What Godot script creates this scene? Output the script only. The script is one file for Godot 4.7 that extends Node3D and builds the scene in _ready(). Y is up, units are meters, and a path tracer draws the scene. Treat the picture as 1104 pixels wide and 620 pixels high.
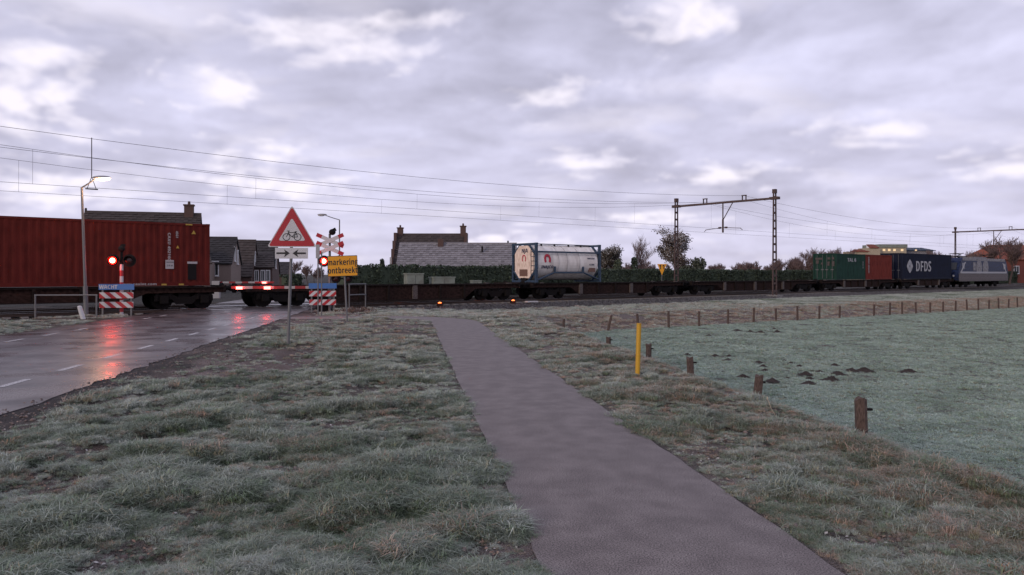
extends Node3D
# A frosty level crossing at dawn. World: y up, camera at the origin's column, depth along -z.
# road/path direction leans 7.65 degrees left; the railway runs at 50 degrees to the view axis.

const EYE := 1.65
const FPX := 820.0
const HOR := 296.0
const TS := 0.7660444   # track direction (x part)
const TC := 0.6427876   # track direction (depth part)
const ROAD_TURN := 0.1335
const TRACK_TURN := 0.6981317
const P1 := 37.83       # perpendicular distance of the near track
const P2 := 41.9        # far track
const DECK := 1.10

var rng := RandomNumberGenerator.new()
var nz := FastNoiseLite.new()
var nz2 := FastNoiseLite.new()
var cel := FastNoiseLite.new()
var M := {}
var taken := {}
var hills := []

# ------------------------------------------------------------------ mesh builder
class MB:
	var v := PackedVector3Array()
	var n := PackedVector3Array()
	var c := PackedColorArray()
	var ix := PackedInt32Array()
	var col := Color.WHITE
	func tri(a: Vector3, b: Vector3, d: Vector3) -> void:
		var m := (b - a).cross(d - a).normalized()
		var k := v.size()
		v.append(a); v.append(b); v.append(d)
		for i in 3:
			n.append(m); c.append(col)
		ix.append(k); ix.append(k + 2); ix.append(k + 1)
	func quad(a: Vector3, b: Vector3, d: Vector3, e: Vector3) -> void:
		var m := (b - a).cross(e - a).normalized()
		var k := v.size()
		v.append(a); v.append(b); v.append(d); v.append(e)
		for i in 4:
			n.append(m); c.append(col)
		ix.append(k); ix.append(k + 2); ix.append(k + 1)
		ix.append(k); ix.append(k + 3); ix.append(k + 2)
	func box(ctr: Vector3, size: Vector3, b := Basis()) -> void:
		var h := size * 0.5
		var p := []
		for i in 8:
			p.append(ctr + b * Vector3(h.x if i & 1 else -h.x, h.y if i & 2 else -h.y, h.z if i & 4 else -h.z))
		quad(p[4], p[5], p[7], p[6]); quad(p[1], p[0], p[2], p[3])
		quad(p[5], p[1], p[3], p[7]); quad(p[0], p[4], p[6], p[2])
		quad(p[6], p[7], p[3], p[2]); quad(p[0], p[1], p[5], p[4])
	func bx(lo: Vector3, hi: Vector3) -> void:
		box((lo + hi) * 0.5, hi - lo)
	func cyl(a: Vector3, b: Vector3, ra: float, rb: float, seg := 10, caps := true) -> void:
		var d := (b - a).normalized()
		var u := d.cross(Vector3.UP if absf(d.y) < 0.9 else Vector3.RIGHT).normalized()
		var w := d.cross(u)
		var k := v.size()
		for i in seg + 1:
			var t := TAU * i / seg
			var o := u * cos(t) + w * sin(t)
			v.append(a + o * ra); v.append(b + o * rb)
			n.append(o); n.append(o); c.append(col); c.append(col)
		for i in seg:
			var q := k + i * 2
			ix.append(q); ix.append(q + 1); ix.append(q + 2)
			ix.append(q + 2); ix.append(q + 1); ix.append(q + 3)
		if caps:
			for s in 2:
				var ctr := b if s else a
				var r := rb if s else ra
				if r <= 0.0: continue
				var kk := v.size()
				v.append(ctr); n.append(d if s else -d); c.append(col)
				for i in seg + 1:
					var t := TAU * i / seg
					v.append(ctr + (u * cos(t) + w * sin(t)) * r); n.append(d if s else -d); c.append(col)
				for i in seg:
					if s: ix.append(kk); ix.append(kk + 2); ix.append(kk + 1 + i * 0)
					if s:
						ix[ix.size() - 2] = kk + 2 + i; ix[ix.size() - 1] = kk + 1 + i
					else:
						ix.append(kk); ix.append(kk + 1 + i); ix.append(kk + 2 + i)
	func tube(pts: Array, r: float, seg := 8) -> void:
		for i in pts.size() - 1:
			cyl(pts[i], pts[i + 1], r, r, seg, true)
	func ring(ctr: Vector3, axis_u: Vector3, axis_w: Vector3, r: float, thick: float, seg := 20) -> void:
		var pts := []
		for i in seg + 1:
			var t := TAU * i / seg
			pts.append(ctr + axis_u * (cos(t) * r) + axis_w * (sin(t) * r))
		tube(pts, thick, 5)
	func ball(ctr: Vector3, r: Vector3, seg := 12, rows := 8) -> void:
		var k := v.size()
		for j in rows + 1:
			var f := PI * j / rows
			for i in seg + 1:
				var t := TAU * i / seg
				var o := Vector3(sin(f) * cos(t), cos(f), sin(f) * sin(t))
				v.append(ctr + o * r); n.append((o / r).normalized()); c.append(col)
		for j in rows:
			for i in seg:
				var q := k + j * (seg + 1) + i
				ix.append(q); ix.append(q + seg + 1); ix.append(q + 1)
				ix.append(q + 1); ix.append(q + seg + 1); ix.append(q + seg + 2)
	func prism(poly: PackedVector2Array, z0: float, z1: float) -> void:
		# polygon in x, y, counter-clockwise seen from +z
		if Geometry2D.is_polygon_clockwise(poly): poly.reverse()
		var t := Geometry2D.triangulate_polygon(poly)
		for i in range(0, t.size(), 3):
			var a := poly[t[i]]; var b := poly[t[i + 1]]; var d := poly[t[i + 2]]
			if (b - a).cross(d - a) < 0.0:
				var s := b; b = d; d = s
			tri(Vector3(a.x, a.y, z1), Vector3(b.x, b.y, z1), Vector3(d.x, d.y, z1))
			tri(Vector3(a.x, a.y, z0), Vector3(d.x, d.y, z0), Vector3(b.x, b.y, z0))
		for i in poly.size():
			var a := poly[i]; var b := poly[(i + 1) % poly.size()]
			quad(Vector3(a.x, a.y, z0), Vector3(b.x, b.y, z0), Vector3(b.x, b.y, z1), Vector3(a.x, a.y, z1))
	func mesh() -> ArrayMesh:
		var arr := []
		arr.resize(Mesh.ARRAY_MAX)
		arr[Mesh.ARRAY_VERTEX] = v; arr[Mesh.ARRAY_NORMAL] = n; arr[Mesh.ARRAY_COLOR] = c; arr[Mesh.ARRAY_INDEX] = ix
		var m := ArrayMesh.new()
		m.add_surface_from_arrays(Mesh.PRIMITIVE_TRIANGLES, arr)
		return m

# ------------------------------------------------------------------ node helpers
func numbered(called: String) -> String:
	if not taken.has(called):
		taken[called] = 0
		return called
	taken[called] += 1
	return "%s_%03d" % [called, taken[called]]

func tag(o: Node3D, label: String, category: String, group := "", kind := "") -> Node3D:
	if label: o.set_meta("label", label)
	if category: o.set_meta("category", category)
	if group: o.set_meta("group", group)
	if kind: o.set_meta("kind", kind)
	return o

func thing(called: String, label: String, category: String, at := Vector3.ZERO, turn := 0.0, group := "") -> Node3D:
	var o := Node3D.new()
	o.name = numbered(called)
	add_child(o)
	o.position = at
	o.rotation.y = turn
	tag(o, label, category, group)
	return o

func part(mb: MB, called: String, mat: Material, parent: Node3D) -> MeshInstance3D:
	return put(mb.mesh(), called, mat, parent)

func put(me: Mesh, called: String, mat: Material, parent: Node3D, at := Vector3.ZERO) -> MeshInstance3D:
	var o := MeshInstance3D.new()
	o.mesh = me
	o.material_override = mat
	o.name = called if parent != self else numbered(called)
	o.position = at
	parent.add_child(o, true)
	return o

func copy(o: Node3D, at: Vector3, turn: float, label := "") -> Node3D:
	var r: Node3D = o.duplicate()
	r.name = numbered(String(o.name).rstrip("_0123456789"))
	add_child(r)
	r.position = at
	r.rotation.y = turn
	if label: r.set_meta("label", label)
	return r

func words(text: String, high: float, mat: Material, parent: Node3D, at: Vector3, turn := Vector3.ZERO, called := "lettering", sx := 1.0, font := "Droid Sans", weight := 700) -> MeshInstance3D:
	var f := SystemFont.new()
	f.font_names = PackedStringArray([font])
	f.font_weight = weight
	var t := TextMesh.new()
	t.text = text
	t.font = f
	t.font_size = 64
	t.pixel_size = high / 46.0
	t.depth = 0.006
	t.curve_step = 4.0
	var o := put(t, called, mat, parent, at)
	o.rotation = turn
	o.scale = Vector3(sx, 1, 1)
	return o

# positions: G(x, depth, y); T(s along track, p across, y); PX(pixel, depth) at a height
func G(x: float, d: float, y := 0.0) -> Vector3:
	return Vector3(x, y, -d)
func T(s: float, p: float, y := 0.0) -> Vector3:
	return Vector3(TS * s - TC * p, y, -(TC * s + TS * p))
func PX(px: float, d: float, y := 0.0) -> Vector3:
	return Vector3((px - 552.0) / FPX * d, y, -d)
func high(py: float, d: float) -> float:
	return EYE + (HOR - py) / FPX * d
func lat(x: float, d: float) -> float:      # across the road direction
	return 0.991 * x + 0.133 * d
func lon(x: float, d: float) -> float:
	return -0.133 * x + 0.991 * d
func trk_p(x: float, d: float) -> float:
	return TS * d - TC * x
func trk_s(x: float, d: float) -> float:
	return TS * x + TC * d
func road_pt(a: float, b: float, y := 0.0) -> Vector3:   # along, across -> world
	return Vector3(-0.133 * a + 0.991 * b, y, -(0.991 * a + 0.133 * b))

# ------------------------------------------------------------------ materials
func noise_tex(seed_: int, freq: float, a: Color, b: Color, mid := Color(-1, 0, 0), size := 512, oct := 5, type := FastNoiseLite.TYPE_SIMPLEX_SMOOTH) -> NoiseTexture2D:
	var f := FastNoiseLite.new()
	f.seed = seed_
	f.frequency = freq
	f.noise_type = type
	f.fractal_octaves = oct
	var t := NoiseTexture2D.new()
	t.noise = f
	t.width = size
	t.height = size
	t.seamless = true
	t.seamless_blend_skirt = 0.2
	var g := Gradient.new()
	if mid.r >= 0.0:
		g.offsets = PackedFloat32Array([0.2, 0.5, 0.8]); g.colors = PackedColorArray([a, mid, b])
	else:
		g.offsets = PackedFloat32Array([0.2, 0.8]); g.colors = PackedColorArray([a, b])
	t.color_ramp = g
	return t

func lin(r: float, g: float, b: float) -> Color:
	return Color(r, g, b).linear_to_srgb()

func mat(called: String, albedo: Color, rough := 0.8, metal := 0.0, tex: Texture2D = null, scale := Vector3.ONE, vc := false) -> StandardMaterial3D:
	var m := StandardMaterial3D.new()
	m.resource_name = called
	m.albedo_color = albedo
	m.roughness = rough
	m.metallic = metal
	if tex:
		m.albedo_texture = tex
		m.uv1_triplanar = true
		m.uv1_world_triplanar = true
		m.uv1_scale = scale
	m.vertex_color_use_as_albedo = vc
	M[called] = m
	return m

func relief(m: StandardMaterial3D, tex: Texture2D, cm: float) -> void:
	m.heightmap_enabled = true
	m.heightmap_texture = tex
	m.heightmap_scale = cm

func glow(called: String, c: Color, energy: float) -> StandardMaterial3D:
	var m := mat(called, c, 0.3)
	m.emission_enabled = true
	m.emission = c
	m.emission_energy_multiplier = energy
	return m

func make_materials() -> void:
	var W := Color.WHITE
	var grit := noise_tex(3, 0.09, Color(0.62, 0.62, 0.62), Color(1, 1, 1), Color(0.85, 0.85, 0.85))
	var fine := noise_tex(7, 0.3, Color(0.45, 0.45, 0.45), Color(1, 1, 1), Color(0.8, 0.8, 0.8))
	var worn := noise_tex(11, 0.02, Color(0.55, 0.52, 0.5), Color(1, 1, 1), Color(0.85, 0.84, 0.83))
	var soft := noise_tex(13, 0.015, Color(0.8, 0.76, 0.75), Color(1, 1, 1), Color(0.94, 0.93, 0.92))
	var speck := noise_tex(17, 0.16, Color(0.42, 0.41, 0.42), Color(1, 1, 1), Color(0.8, 0.79, 0.8), 1024, 4)
	var hgt := noise_tex(5, 0.12, Color(0, 0, 0), W)
	M.grit = grit; M.fine = fine; M.worn = worn; M.hgt = hgt
	var g := mat("ground", W, 0.95, 0, fine, Vector3.ONE * 0.9, true)
	relief(g, noise_tex(21, 0.06, Color(0, 0, 0), W), 3.0)
	var asphalt := mat("asphalt", lin(0.2, 0.178, 0.175), 0.42, 0, noise_tex(31, 0.006, Color(0.62, 0.6, 0.62), Color(1, 1, 1), Color(0.85, 0.84, 0.85), 1024, 8), Vector3.ONE * 0.12, true)
	asphalt.roughness = 1.0
	asphalt.roughness_texture = noise_tex(33, 0.009, Color(0.24, 0.24, 0.24), Color(0.5, 0.5, 0.5), Color(0.34, 0.34, 0.34), 512, 7)
	relief(asphalt, fine, 0.12)
	var path := mat("path", lin(0.295, 0.255, 0.235), 0.72, 0, noise_tex(41, 0.013, Color(0.85, 0.84, 0.84), Color(1, 1, 1), Color(0.925, 0.92, 0.92), 1024, 9), Vector3.ONE * 0.2)
	relief(path, fine, 0.015)
	for k in [asphalt, path, g]:
		k.detail_enabled = true
		k.detail_albedo = speck
		k.detail_blend_mode = BaseMaterial3D.BLEND_MODE_MUL
		k.detail_uv_layer = BaseMaterial3D.DETAIL_UV_2
		k.uv2_triplanar = true
		k.uv2_world_triplanar = true
		k.uv2_scale = Vector3.ONE * 0.45
	mat("marking", lin(0.66, 0.65, 0.65), 0.5, 0, noise_tex(45, 0.08, Color(0.42, 0.41, 0.42), Color(1, 1, 1), Color(0.8, 0.8, 0.8)), Vector3.ONE * 0.7)
	var bal := mat("ballast", lin(0.05, 0.046, 0.048), 0.95, 0, noise_tex(51, 0.09, Color(0.35, 0.35, 0.35), Color(1, 1, 1), Color(0.7, 0.68, 0.66), 512, 2, FastNoiseLite.TYPE_CELLULAR), Vector3.ONE * 0.5)
	relief(bal, noise_tex(53, 0.1, Color(0, 0, 0), W, Color(-1, 0, 0), 512, 2, FastNoiseLite.TYPE_CELLULAR), 5.0)
	mat("stone", W, 0.95, 0, null, Vector3.ONE, true)
	mat("rail", lin(0.09, 0.06, 0.045), 0.6, 0.3, grit, Vector3.ONE)
	mat("railhead", lin(0.45, 0.45, 0.47), 0.25, 1.0)
	mat("concrete", lin(0.3, 0.29, 0.28), 0.9, 0, grit, Vector3.ONE * 0.8)
	mat("grass", W, 0.9, 0, null, Vector3.ONE, true)
	# railway stock
	mat("wagon", lin(0.02, 0.014, 0.013), 0.8, 0, worn, Vector3.ONE * 0.5)
	mat("wagon_rust", lin(0.036, 0.02, 0.017), 0.85, 0, worn, Vector3.ONE * 0.6)
	mat("wagon_pale", lin(0.11, 0.092, 0.088), 0.8, 0, worn, Vector3.ONE)
	mat("bogie", lin(0.014, 0.012, 0.012), 0.85, 0, grit, Vector3.ONE)
	mat("box_red", lin(0.1, 0.015, 0.012), 0.7, 0, soft, Vector3(0.35, 0.12, 0.35))
	mat("box_orange", lin(0.16, 0.028, 0.02), 0.7, 0, soft, Vector3(0.35, 0.12, 0.35))
	mat("box_green", lin(0.016, 0.05, 0.038), 0.7, 0, soft, Vector3(0.35, 0.12, 0.35))
	mat("box_navy", lin(0.01, 0.014, 0.032), 0.7, 0, soft, Vector3(0.35, 0.12, 0.35))
	mat("print_white", lin(0.5, 0.5, 0.52), 0.6, 0, grit, Vector3.ONE)
	mat("print_yellow", lin(0.5, 0.34, 0.05), 0.6, 0, grit, Vector3.ONE)
	mat("print_black", lin(0.015, 0.015, 0.017), 0.7)
	mat("print_navy", lin(0.02, 0.025, 0.07), 0.6)
	mat("print_red", lin(0.42, 0.02, 0.045), 0.6)
	mat("tank", lin(0.8, 0.76, 0.72), 0.5, 0, noise_tex(61, 0.02, Color(0.82, 0.8, 0.79), W, Color(0.95, 0.94, 0.93)), Vector3(0.2, 0.05, 0.2))
	mat("tank_end_warm_lit", lin(0.82, 0.68, 0.58), 0.5, 0, noise_tex(63, 0.02, Color(0.75, 0.7, 0.66), W, Color(0.93, 0.91, 0.9)), Vector3(0.6, 0.2, 0.6))  # tank colour with the warm glow from the left put into it
	mat("tank_frame", lin(0.022, 0.055, 0.11), 0.5, 0, worn, Vector3.ONE * 0.7)
	mat("placard", lin(0.2, 0.1, 0.07), 0.6, 0, grit, Vector3.ONE * 2)
	mat("loco_blue", lin(0.02, 0.034, 0.095), 0.4, 0, worn, Vector3.ONE * 0.3)
	mat("loco_grey", lin(0.25, 0.245, 0.26), 0.5, 0, worn, Vector3.ONE * 0.3)
	mat("loco_skirt", lin(0.13, 0.11, 0.11), 0.6, 0, worn, Vector3.ONE * 0.4)
	mat("glass_dark", lin(0.02, 0.022, 0.026), 0.08)
	for k in ["box_red", "box_orange", "box_green", "box_navy", "wagon", "wagon_rust", "bogie", "loco_blue"]: M[k].metallic_specular = 0.25
	# signs, posts
	mat("galv", lin(0.19, 0.19, 0.2), 0.6, 0.2, grit, Vector3.ONE * 2)
	mat("mast", lin(0.11, 0.07, 0.065), 0.8, 0, worn, Vector3.ONE * 0.8)
	mat("wire", lin(0.05, 0.045, 0.05), 0.6, 0.3)
	mat("sign_white", lin(0.68, 0.68, 0.7), 0.45, 0, grit, Vector3.ONE * 1.5)
	mat("sign_red", lin(0.5, 0.02, 0.03), 0.4, 0, grit, Vector3.ONE * 1.5)
	mat("sign_orange", lin(0.97, 0.43, 0.012), 0.45, 0, grit, Vector3.ONE * 1.2)
	mat("sign_blue", lin(0.06, 0.19, 0.52), 0.45, 0, grit, Vector3.ONE * 1.5)
	mat("boom_red", lin(0.3, 0.014, 0.02), 0.6, 0, grit, Vector3.ONE * 1.5)
	mat("boom_white", lin(0.42, 0.42, 0.43), 0.6, 0, grit, Vector3.ONE * 1.5)
	mat("sign_grey", lin(0.3, 0.3, 0.31), 0.6, 0.3)
	mat("black_paint", lin(0.012, 0.011, 0.012), 0.7)
	M.black_paint.metallic_specular = 0.2
	mat("yellow_post", lin(0.72, 0.4, 0.02), 0.5, 0, grit, Vector3.ONE * 2)
	mat("timber", lin(0.14, 0.1, 0.085), 0.9, 0, noise_tex(71, 0.05, Color(0.35, 0.33, 0.33), W, Color(0.75, 0.72, 0.7)), Vector3(6.0, 0.5, 6.0))
	mat("mole_soil", lin(0.085, 0.062, 0.055), 1.0, 0, fine, Vector3.ONE * 1.5)
	relief(M.mole_soil, fine, 4.0)
	mat("straw", lin(0.42, 0.36, 0.27), 0.9)
	# buildings
	mat("brick", lin(0.12, 0.075, 0.066), 0.9, 0, noise_tex(81, 0.1, Color(0.6, 0.56, 0.54), W, Color(0.85, 0.83, 0.82)), Vector3.ONE * 0.6)
	mat("brick_pale", lin(0.3, 0.23, 0.2), 0.9, 0, grit, Vector3.ONE * 0.6)
	mat("brick_red", lin(0.26, 0.075, 0.05), 0.9, 0, grit, Vector3.ONE * 0.3)
	mat("roof_dark", lin(0.05, 0.045, 0.048), 0.85, 0, grit, Vector3.ONE * 0.5)
	mat("roof_brown", lin(0.085, 0.065, 0.06), 0.85, 0, grit, Vector3.ONE * 0.5)
	mat("roof_frost", lin(0.42, 0.41, 0.43), 0.85, 0, noise_tex(91, 0.09, Color(0.35, 0.33, 0.34), W, Color(0.78, 0.77, 0.78)), Vector3.ONE * 0.45)
	mat("roof_red", lin(0.33, 0.09, 0.05), 0.85, 0, grit, Vector3.ONE * 0.3)
	for k in ["roof_dark", "roof_brown", "roof_frost", "roof_red"]: M[k].vertex_color_use_as_albedo = true
	mat("render_cream", lin(0.55, 0.47, 0.34), 0.9, 0, grit, Vector3.ONE * 0.2)
	mat("white_paint", lin(0.7, 0.7, 0.7), 0.6)
	mat("cabinet", lin(0.22, 0.25, 0.215), 0.6, 0, soft, Vector3.ONE * 0.2)
	# plants
	mat("bark", lin(0.07, 0.052, 0.048), 0.95)
	mat("twig", lin(0.16, 0.11, 0.105), 0.95)
	mat("leaf", W, 0.85, 0, null, Vector3.ONE, true)
	# lights
	mat("dark_lens", lin(0.03, 0.004, 0.004), 0.3)
	glow("red_lamp", Color(1.0, 0.1, 0.07), 5.0)
	glow("red_core", Color(1.0, 0.42, 0.32), 45.0)
	glow("red_boom_lamp", Color(1.0, 0.3, 0.27), 16.0)
	glow("street_lamp_glow", Color(1.0, 0.8, 0.66), 14.0)
	glow("orange_lamp", Color(1.0, 0.5, 0.25), 3.0)
	glow("far_lamp", Color(1.0, 0.9, 0.75), 6.0)
	glow("lit_window", Color(1.0, 0.88, 0.68), 0.4)

func omni(parent: Node3D, at: Vector3, c: Color, e: float, r := 0.08) -> void:
	var l := OmniLight3D.new()
	l.name = "lamp_light"
	l.light_color = c
	l.light_energy = e
	l.light_size = r
	l.omni_range = 60.0
	l.omni_attenuation = 2.0
	l.shadow_enabled = true
	parent.add_child(l, true)
	l.position = at

# ------------------------------------------------------------------ sky
func make_sky() -> void:
	var w := 2048
	var h := 1024
	var im := Image.create(w, h, false, Image.FORMAT_RGBF)
	var big := FastNoiseLite.new()
	big.seed = 19; big.frequency = 0.55; big.fractal_octaves = 4; big.fractal_gain = 0.5
	var det := FastNoiseLite.new()
	det.seed = 4; det.frequency = 2.4; det.fractal_octaves = 6; det.fractal_gain = 0.58
	var gap := FastNoiseLite.new()
	gap.seed = 61; gap.frequency = 1.1; gap.fractal_octaves = 5; gap.fractal_gain = 0.52
	# gaps in the cloud sheet, seen at these places (pixel x, pixel y, half width, half height)
	var spots := []
	for q in [[45, 60, 34, 16], [28, 112, 40, 24], [340, 42, 60, 16], [445, 22, 40, 10], [245, 90, 30, 14], [735, 22, 42, 15], [585, 108, 34, 11], [250, 172, 22, 12], [290, 163, 22, 10], [300, 200, 50, 12], [640, 172, 26, 10], [925, 145, 40, 9], [700, 235, 36, 7], [1085, 180, 26, 10], [60, 205, 60, 13], [545, 262, 40, 9], [780, 190, 34, 8]]:
		var d0 := Vector3((q[0] - 552.0) / FPX, (HOR - q[1]) / FPX, -1.0).normalized()
		spots.append([atan2(d0.x, -d0.z), asin(d0.y), q[2] / FPX, q[3] / FPX])
	for y in h:
		var el := PI * (0.5 - (y + 0.5) / h)
		var se := sin(el)
		var ce := cos(el)
		for x in w:
			if el < -0.02:
				im.set_pixel(x, y, Color(0.2, 0.2, 0.21))
				continue
			var az := TAU * (x + 0.5) / w    # 0 looks along -z
			if az > PI: az -= TAU
			var dx := sin(az) * ce
			var dz := -cos(az) * ce
			var k := 1.0 / (maxf(se, 0.0) + 0.16)
			var u := dx * k
			var t := dz * k
			var b := big.get_noise_2d(u, t)
			var e := det.get_noise_2d(u + b * 0.3, t)
			var g := gap.get_noise_2d(u * 0.8 + e * 0.15 + 7.0, t * 1.15)
			var lum := 0.645 + 0.22 * b + 0.2 * e
			var open := clampf((g - 0.16) * 2.0, 0.0, 1.0) * 0.4
			if absf(az) < 0.75 and el < 0.45:
				var wisp := gap.get_noise_2d(u * 4.2 + b, t * 4.2)
				for q in spots:
					var a1: float = (az - q[0]) / q[2]
					var a2: float = (el - q[1]) / q[3]
					var rr := a1 * a1 + a2 * a2
					if rr < 6.0:
						open = maxf(open, clampf((1.1 * exp(-rr * 0.5) + wisp * 1.0 + e * 0.6 - 0.34) * 1.1, 0.0, 1.0) * 0.92)
			var low := exp(-el * 7.0)
			lum += 0.05 * low
			var c := Color(lum * 0.955, lum * 0.95, lum * 1.23)
			c = c.lerp(Color(0.7, 0.64, 0.78), low * 0.5)
			c = c.lerp(Color(1.05, 0.99, 1.1), open)
			im.set_pixel(x, y, c)
	var pm := PanoramaSkyMaterial.new()
	pm.panorama = ImageTexture.create_from_image(im)
	var sky := Sky.new()
	sky.sky_material = pm
	var env := Environment.new()
	env.background_mode = Environment.BG_SKY
	env.sky = sky
	env.tonemap_mode = Environment.TONE_MAPPER_LINEAR
	env.tonemap_exposure = 1.0
	env.sdfgi_enabled = true
	env.ssao_enabled = true
	env.ssil_enabled = true
	var we := WorldEnvironment.new()
	we.environment = env
	add_child(we)

# ------------------------------------------------------------------ terrain
func sstep(a: float, b: float, x: float) -> float:
	var t := clampf((x - a) / (b - a), 0.0, 1.0)
	return t * t * (3.0 - 2.0 * t)

func fence_p(s: float) -> float:
	return maxf(21.9 - 0.086 * (s - 27.6), 8.0)

func path_dist(x: float, d: float) -> float:     # distance outside the path's edge (negative on it)
	var a := lon(x, d)
	var b := lat(x, d)
	var best := 99.0
	if a < 26.5: best = absf(b - 1.555) - 0.815
	else:
		# quarter turn left round (26.5, -1.6), then along the crossing to the road
		var ca := a - 26.5
		var cb := b + 1.6
		if cb > 0.0: best = absf(sqrt(ca * ca + cb * cb) - 3.155) - 0.815
		else: best = absf(ca - 3.155) - 0.815
	return best

func on_road(b: float) -> float:      # distance outside the road's edge
	return absf(b + 7.82) - 3.1

func base_height(x: float, d: float) -> float:
	var b := lat(x, d)
	var p := trk_p(x, d)
	var s := trk_s(x, d)
	var y := 0.0
	var fp := fence_p(s)
	if p < 60.0:
		# the pasture lies lower than the verge; a bank climbs from the fence to the railway
		var side := sstep(4.35, 6.1, b)
		var inner := 1.0 - sstep(fp - 0.3, fp + 4.5, p)
		y -= 0.75 * side * inner
		var toe := sstep(-3.5, 5.0, b) * sstep(24.0, 31.0, p) * (1.0 - sstep(46.0, 52.0, p))
		y -= 0.33 * maxf(toe, side * (1.0 - inner) * (1.0 - sstep(46.0, 52.0, p)))
	return y

func mound(x: float, d: float) -> float:      # grass tussocks: 1 at a tussock's middle
	var m := clampf(1.0 - (cel.get_noise_2d(x, d) + 1.0) * 1.05, 0.0, 1.0)
	return m * clampf(0.75 + nz.get_noise_2d(x * 1.1 - 70.0, d * 1.1) * 1.6, 0.15, 1.15)

func ground_height(x: float, d: float) -> float:
	var b := lat(x, d)
	var p := trk_p(x, d)
	var y := base_height(x, d)
	var far := clampf(1.0 - (sqrt(x * x + d * d) - 40.0) / 60.0, 0.0, 1.0)
	var rough := 0.05 * nz.get_noise_2d(x * 1.2, d * 1.2) + 0.045 * nz.get_noise_2d(x * 5.2 + 9.0, d * 5.2 - 40.0)
	rough += 0.012 * nz2.get_noise_2d(x * 9.0, d * 9.0)
	if b > 4.4 and p < fence_p(trk_s(x, d)): rough = rough * 0.45 + (0.035 * mound(x * 0.9, d * 0.9) if d < 40.0 else 0.0)
	elif d < 30.0 and d > 0.0: rough += 0.07 * mound(x, d)
	var hard := minf(on_road(b), path_dist(x, d))
	y += rough * far * clampf(hard * 1.5, 0.0, 1.0)
	if hard < -0.1: y -= 0.035 * clampf((-0.1 - hard) / 0.2, 0.0, 1.0)
	if p > 33.6 and p < 45.6: y = minf(y, -0.34)
	return y

func ground_color(x: float, d: float) -> Color:
	var b := lat(x, d)
	var a := lon(x, d)
	var p := trk_p(x, d)
	var s := trk_s(x, d)
	var n1 := nz.get_noise_2d(x * 0.9 + 50.0, d * 0.9)
	var n2 := nz2.get_noise_2d(x * 3.0, d * 3.0 + 20.0) * clampf(1.0 - (d - 14.0) / 14.0, 0.1, 1.0)
	var n3 := nz.get_noise_2d(x * 0.25 - 30.0, d * 0.25)
	# verge: brown litter and frosted turf
	var c := Color(0.13, 0.1, 0.08).lerp(Color(0.2, 0.19, 0.15), clampf(0.5 + n1 * 1.2 + n2 * 0.6, 0.0, 1.0))
	if p > 46.0:
		return Color(0.09, 0.085, 0.07)
	var fp := fence_p(s)
	if b > 4.6:
		var field := Color(0.27, 0.31, 0.255).lerp(Color(0.18, 0.215, 0.165), clampf(0.5 + n1 + n2 * 0.7, 0.0, 1.0))
		c = c.lerp(field, sstep(4.6, 5.6, b))
		if p > fp - 0.5:
			var bank := Color(0.36, 0.25, 0.2).lerp(Color(0.4, 0.4, 0.33), sstep(fp + 2.0, fp + 4.5, p + n1 * 2.0))
			c = c.lerp(bank, sstep(fp - 0.5, fp + 0.5, p + n2))
	var edge := on_road(b)
	if edge < 1.3 and b > -8.0 and edge > -0.5:
		var mud := Color(0.075, 0.058, 0.055).lerp(Color(0.1, 0.085, 0.075), clampf(0.5 + n2 * 2.0, 0.0, 1.0))
		c = mud.lerp(c, sstep(0.45, 1.3, edge + n1 * 0.8))
	# trodden frozen soil by the sign and beside the path
	var bare := bare_ground(a, b, n1 + n2 * 0.4)
	if bare > 0.0:
		var soil := Color(0.6, 0.49, 0.45).lerp(Color(0.32, 0.24, 0.21), clampf(0.5 + n2 * 1.5 + n3, 0.0, 1.0))
		c = c.lerp(soil, bare)
	return c

func bare_ground(a: float, b: float, n: float) -> float:
	var q := 0.0
	q = maxf(q, 1.35 - pow((a - 14.8) / 3.2, 2.0) - pow((b + 2.9) / 1.0, 2.0))
	q = maxf(q, 0.8 - pow((a - 24.0) / 5.5, 2.0) - pow((b + 0.3) / 1.2, 2.0))
	q = maxf(q, 0.75 - pow((a - 29.0) / 6.0, 2.0) - pow((b + 3.4) / 2.0, 2.0))
	return clampf((q + n * 0.9) * 1.6, 0.0, 0.95)

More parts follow.
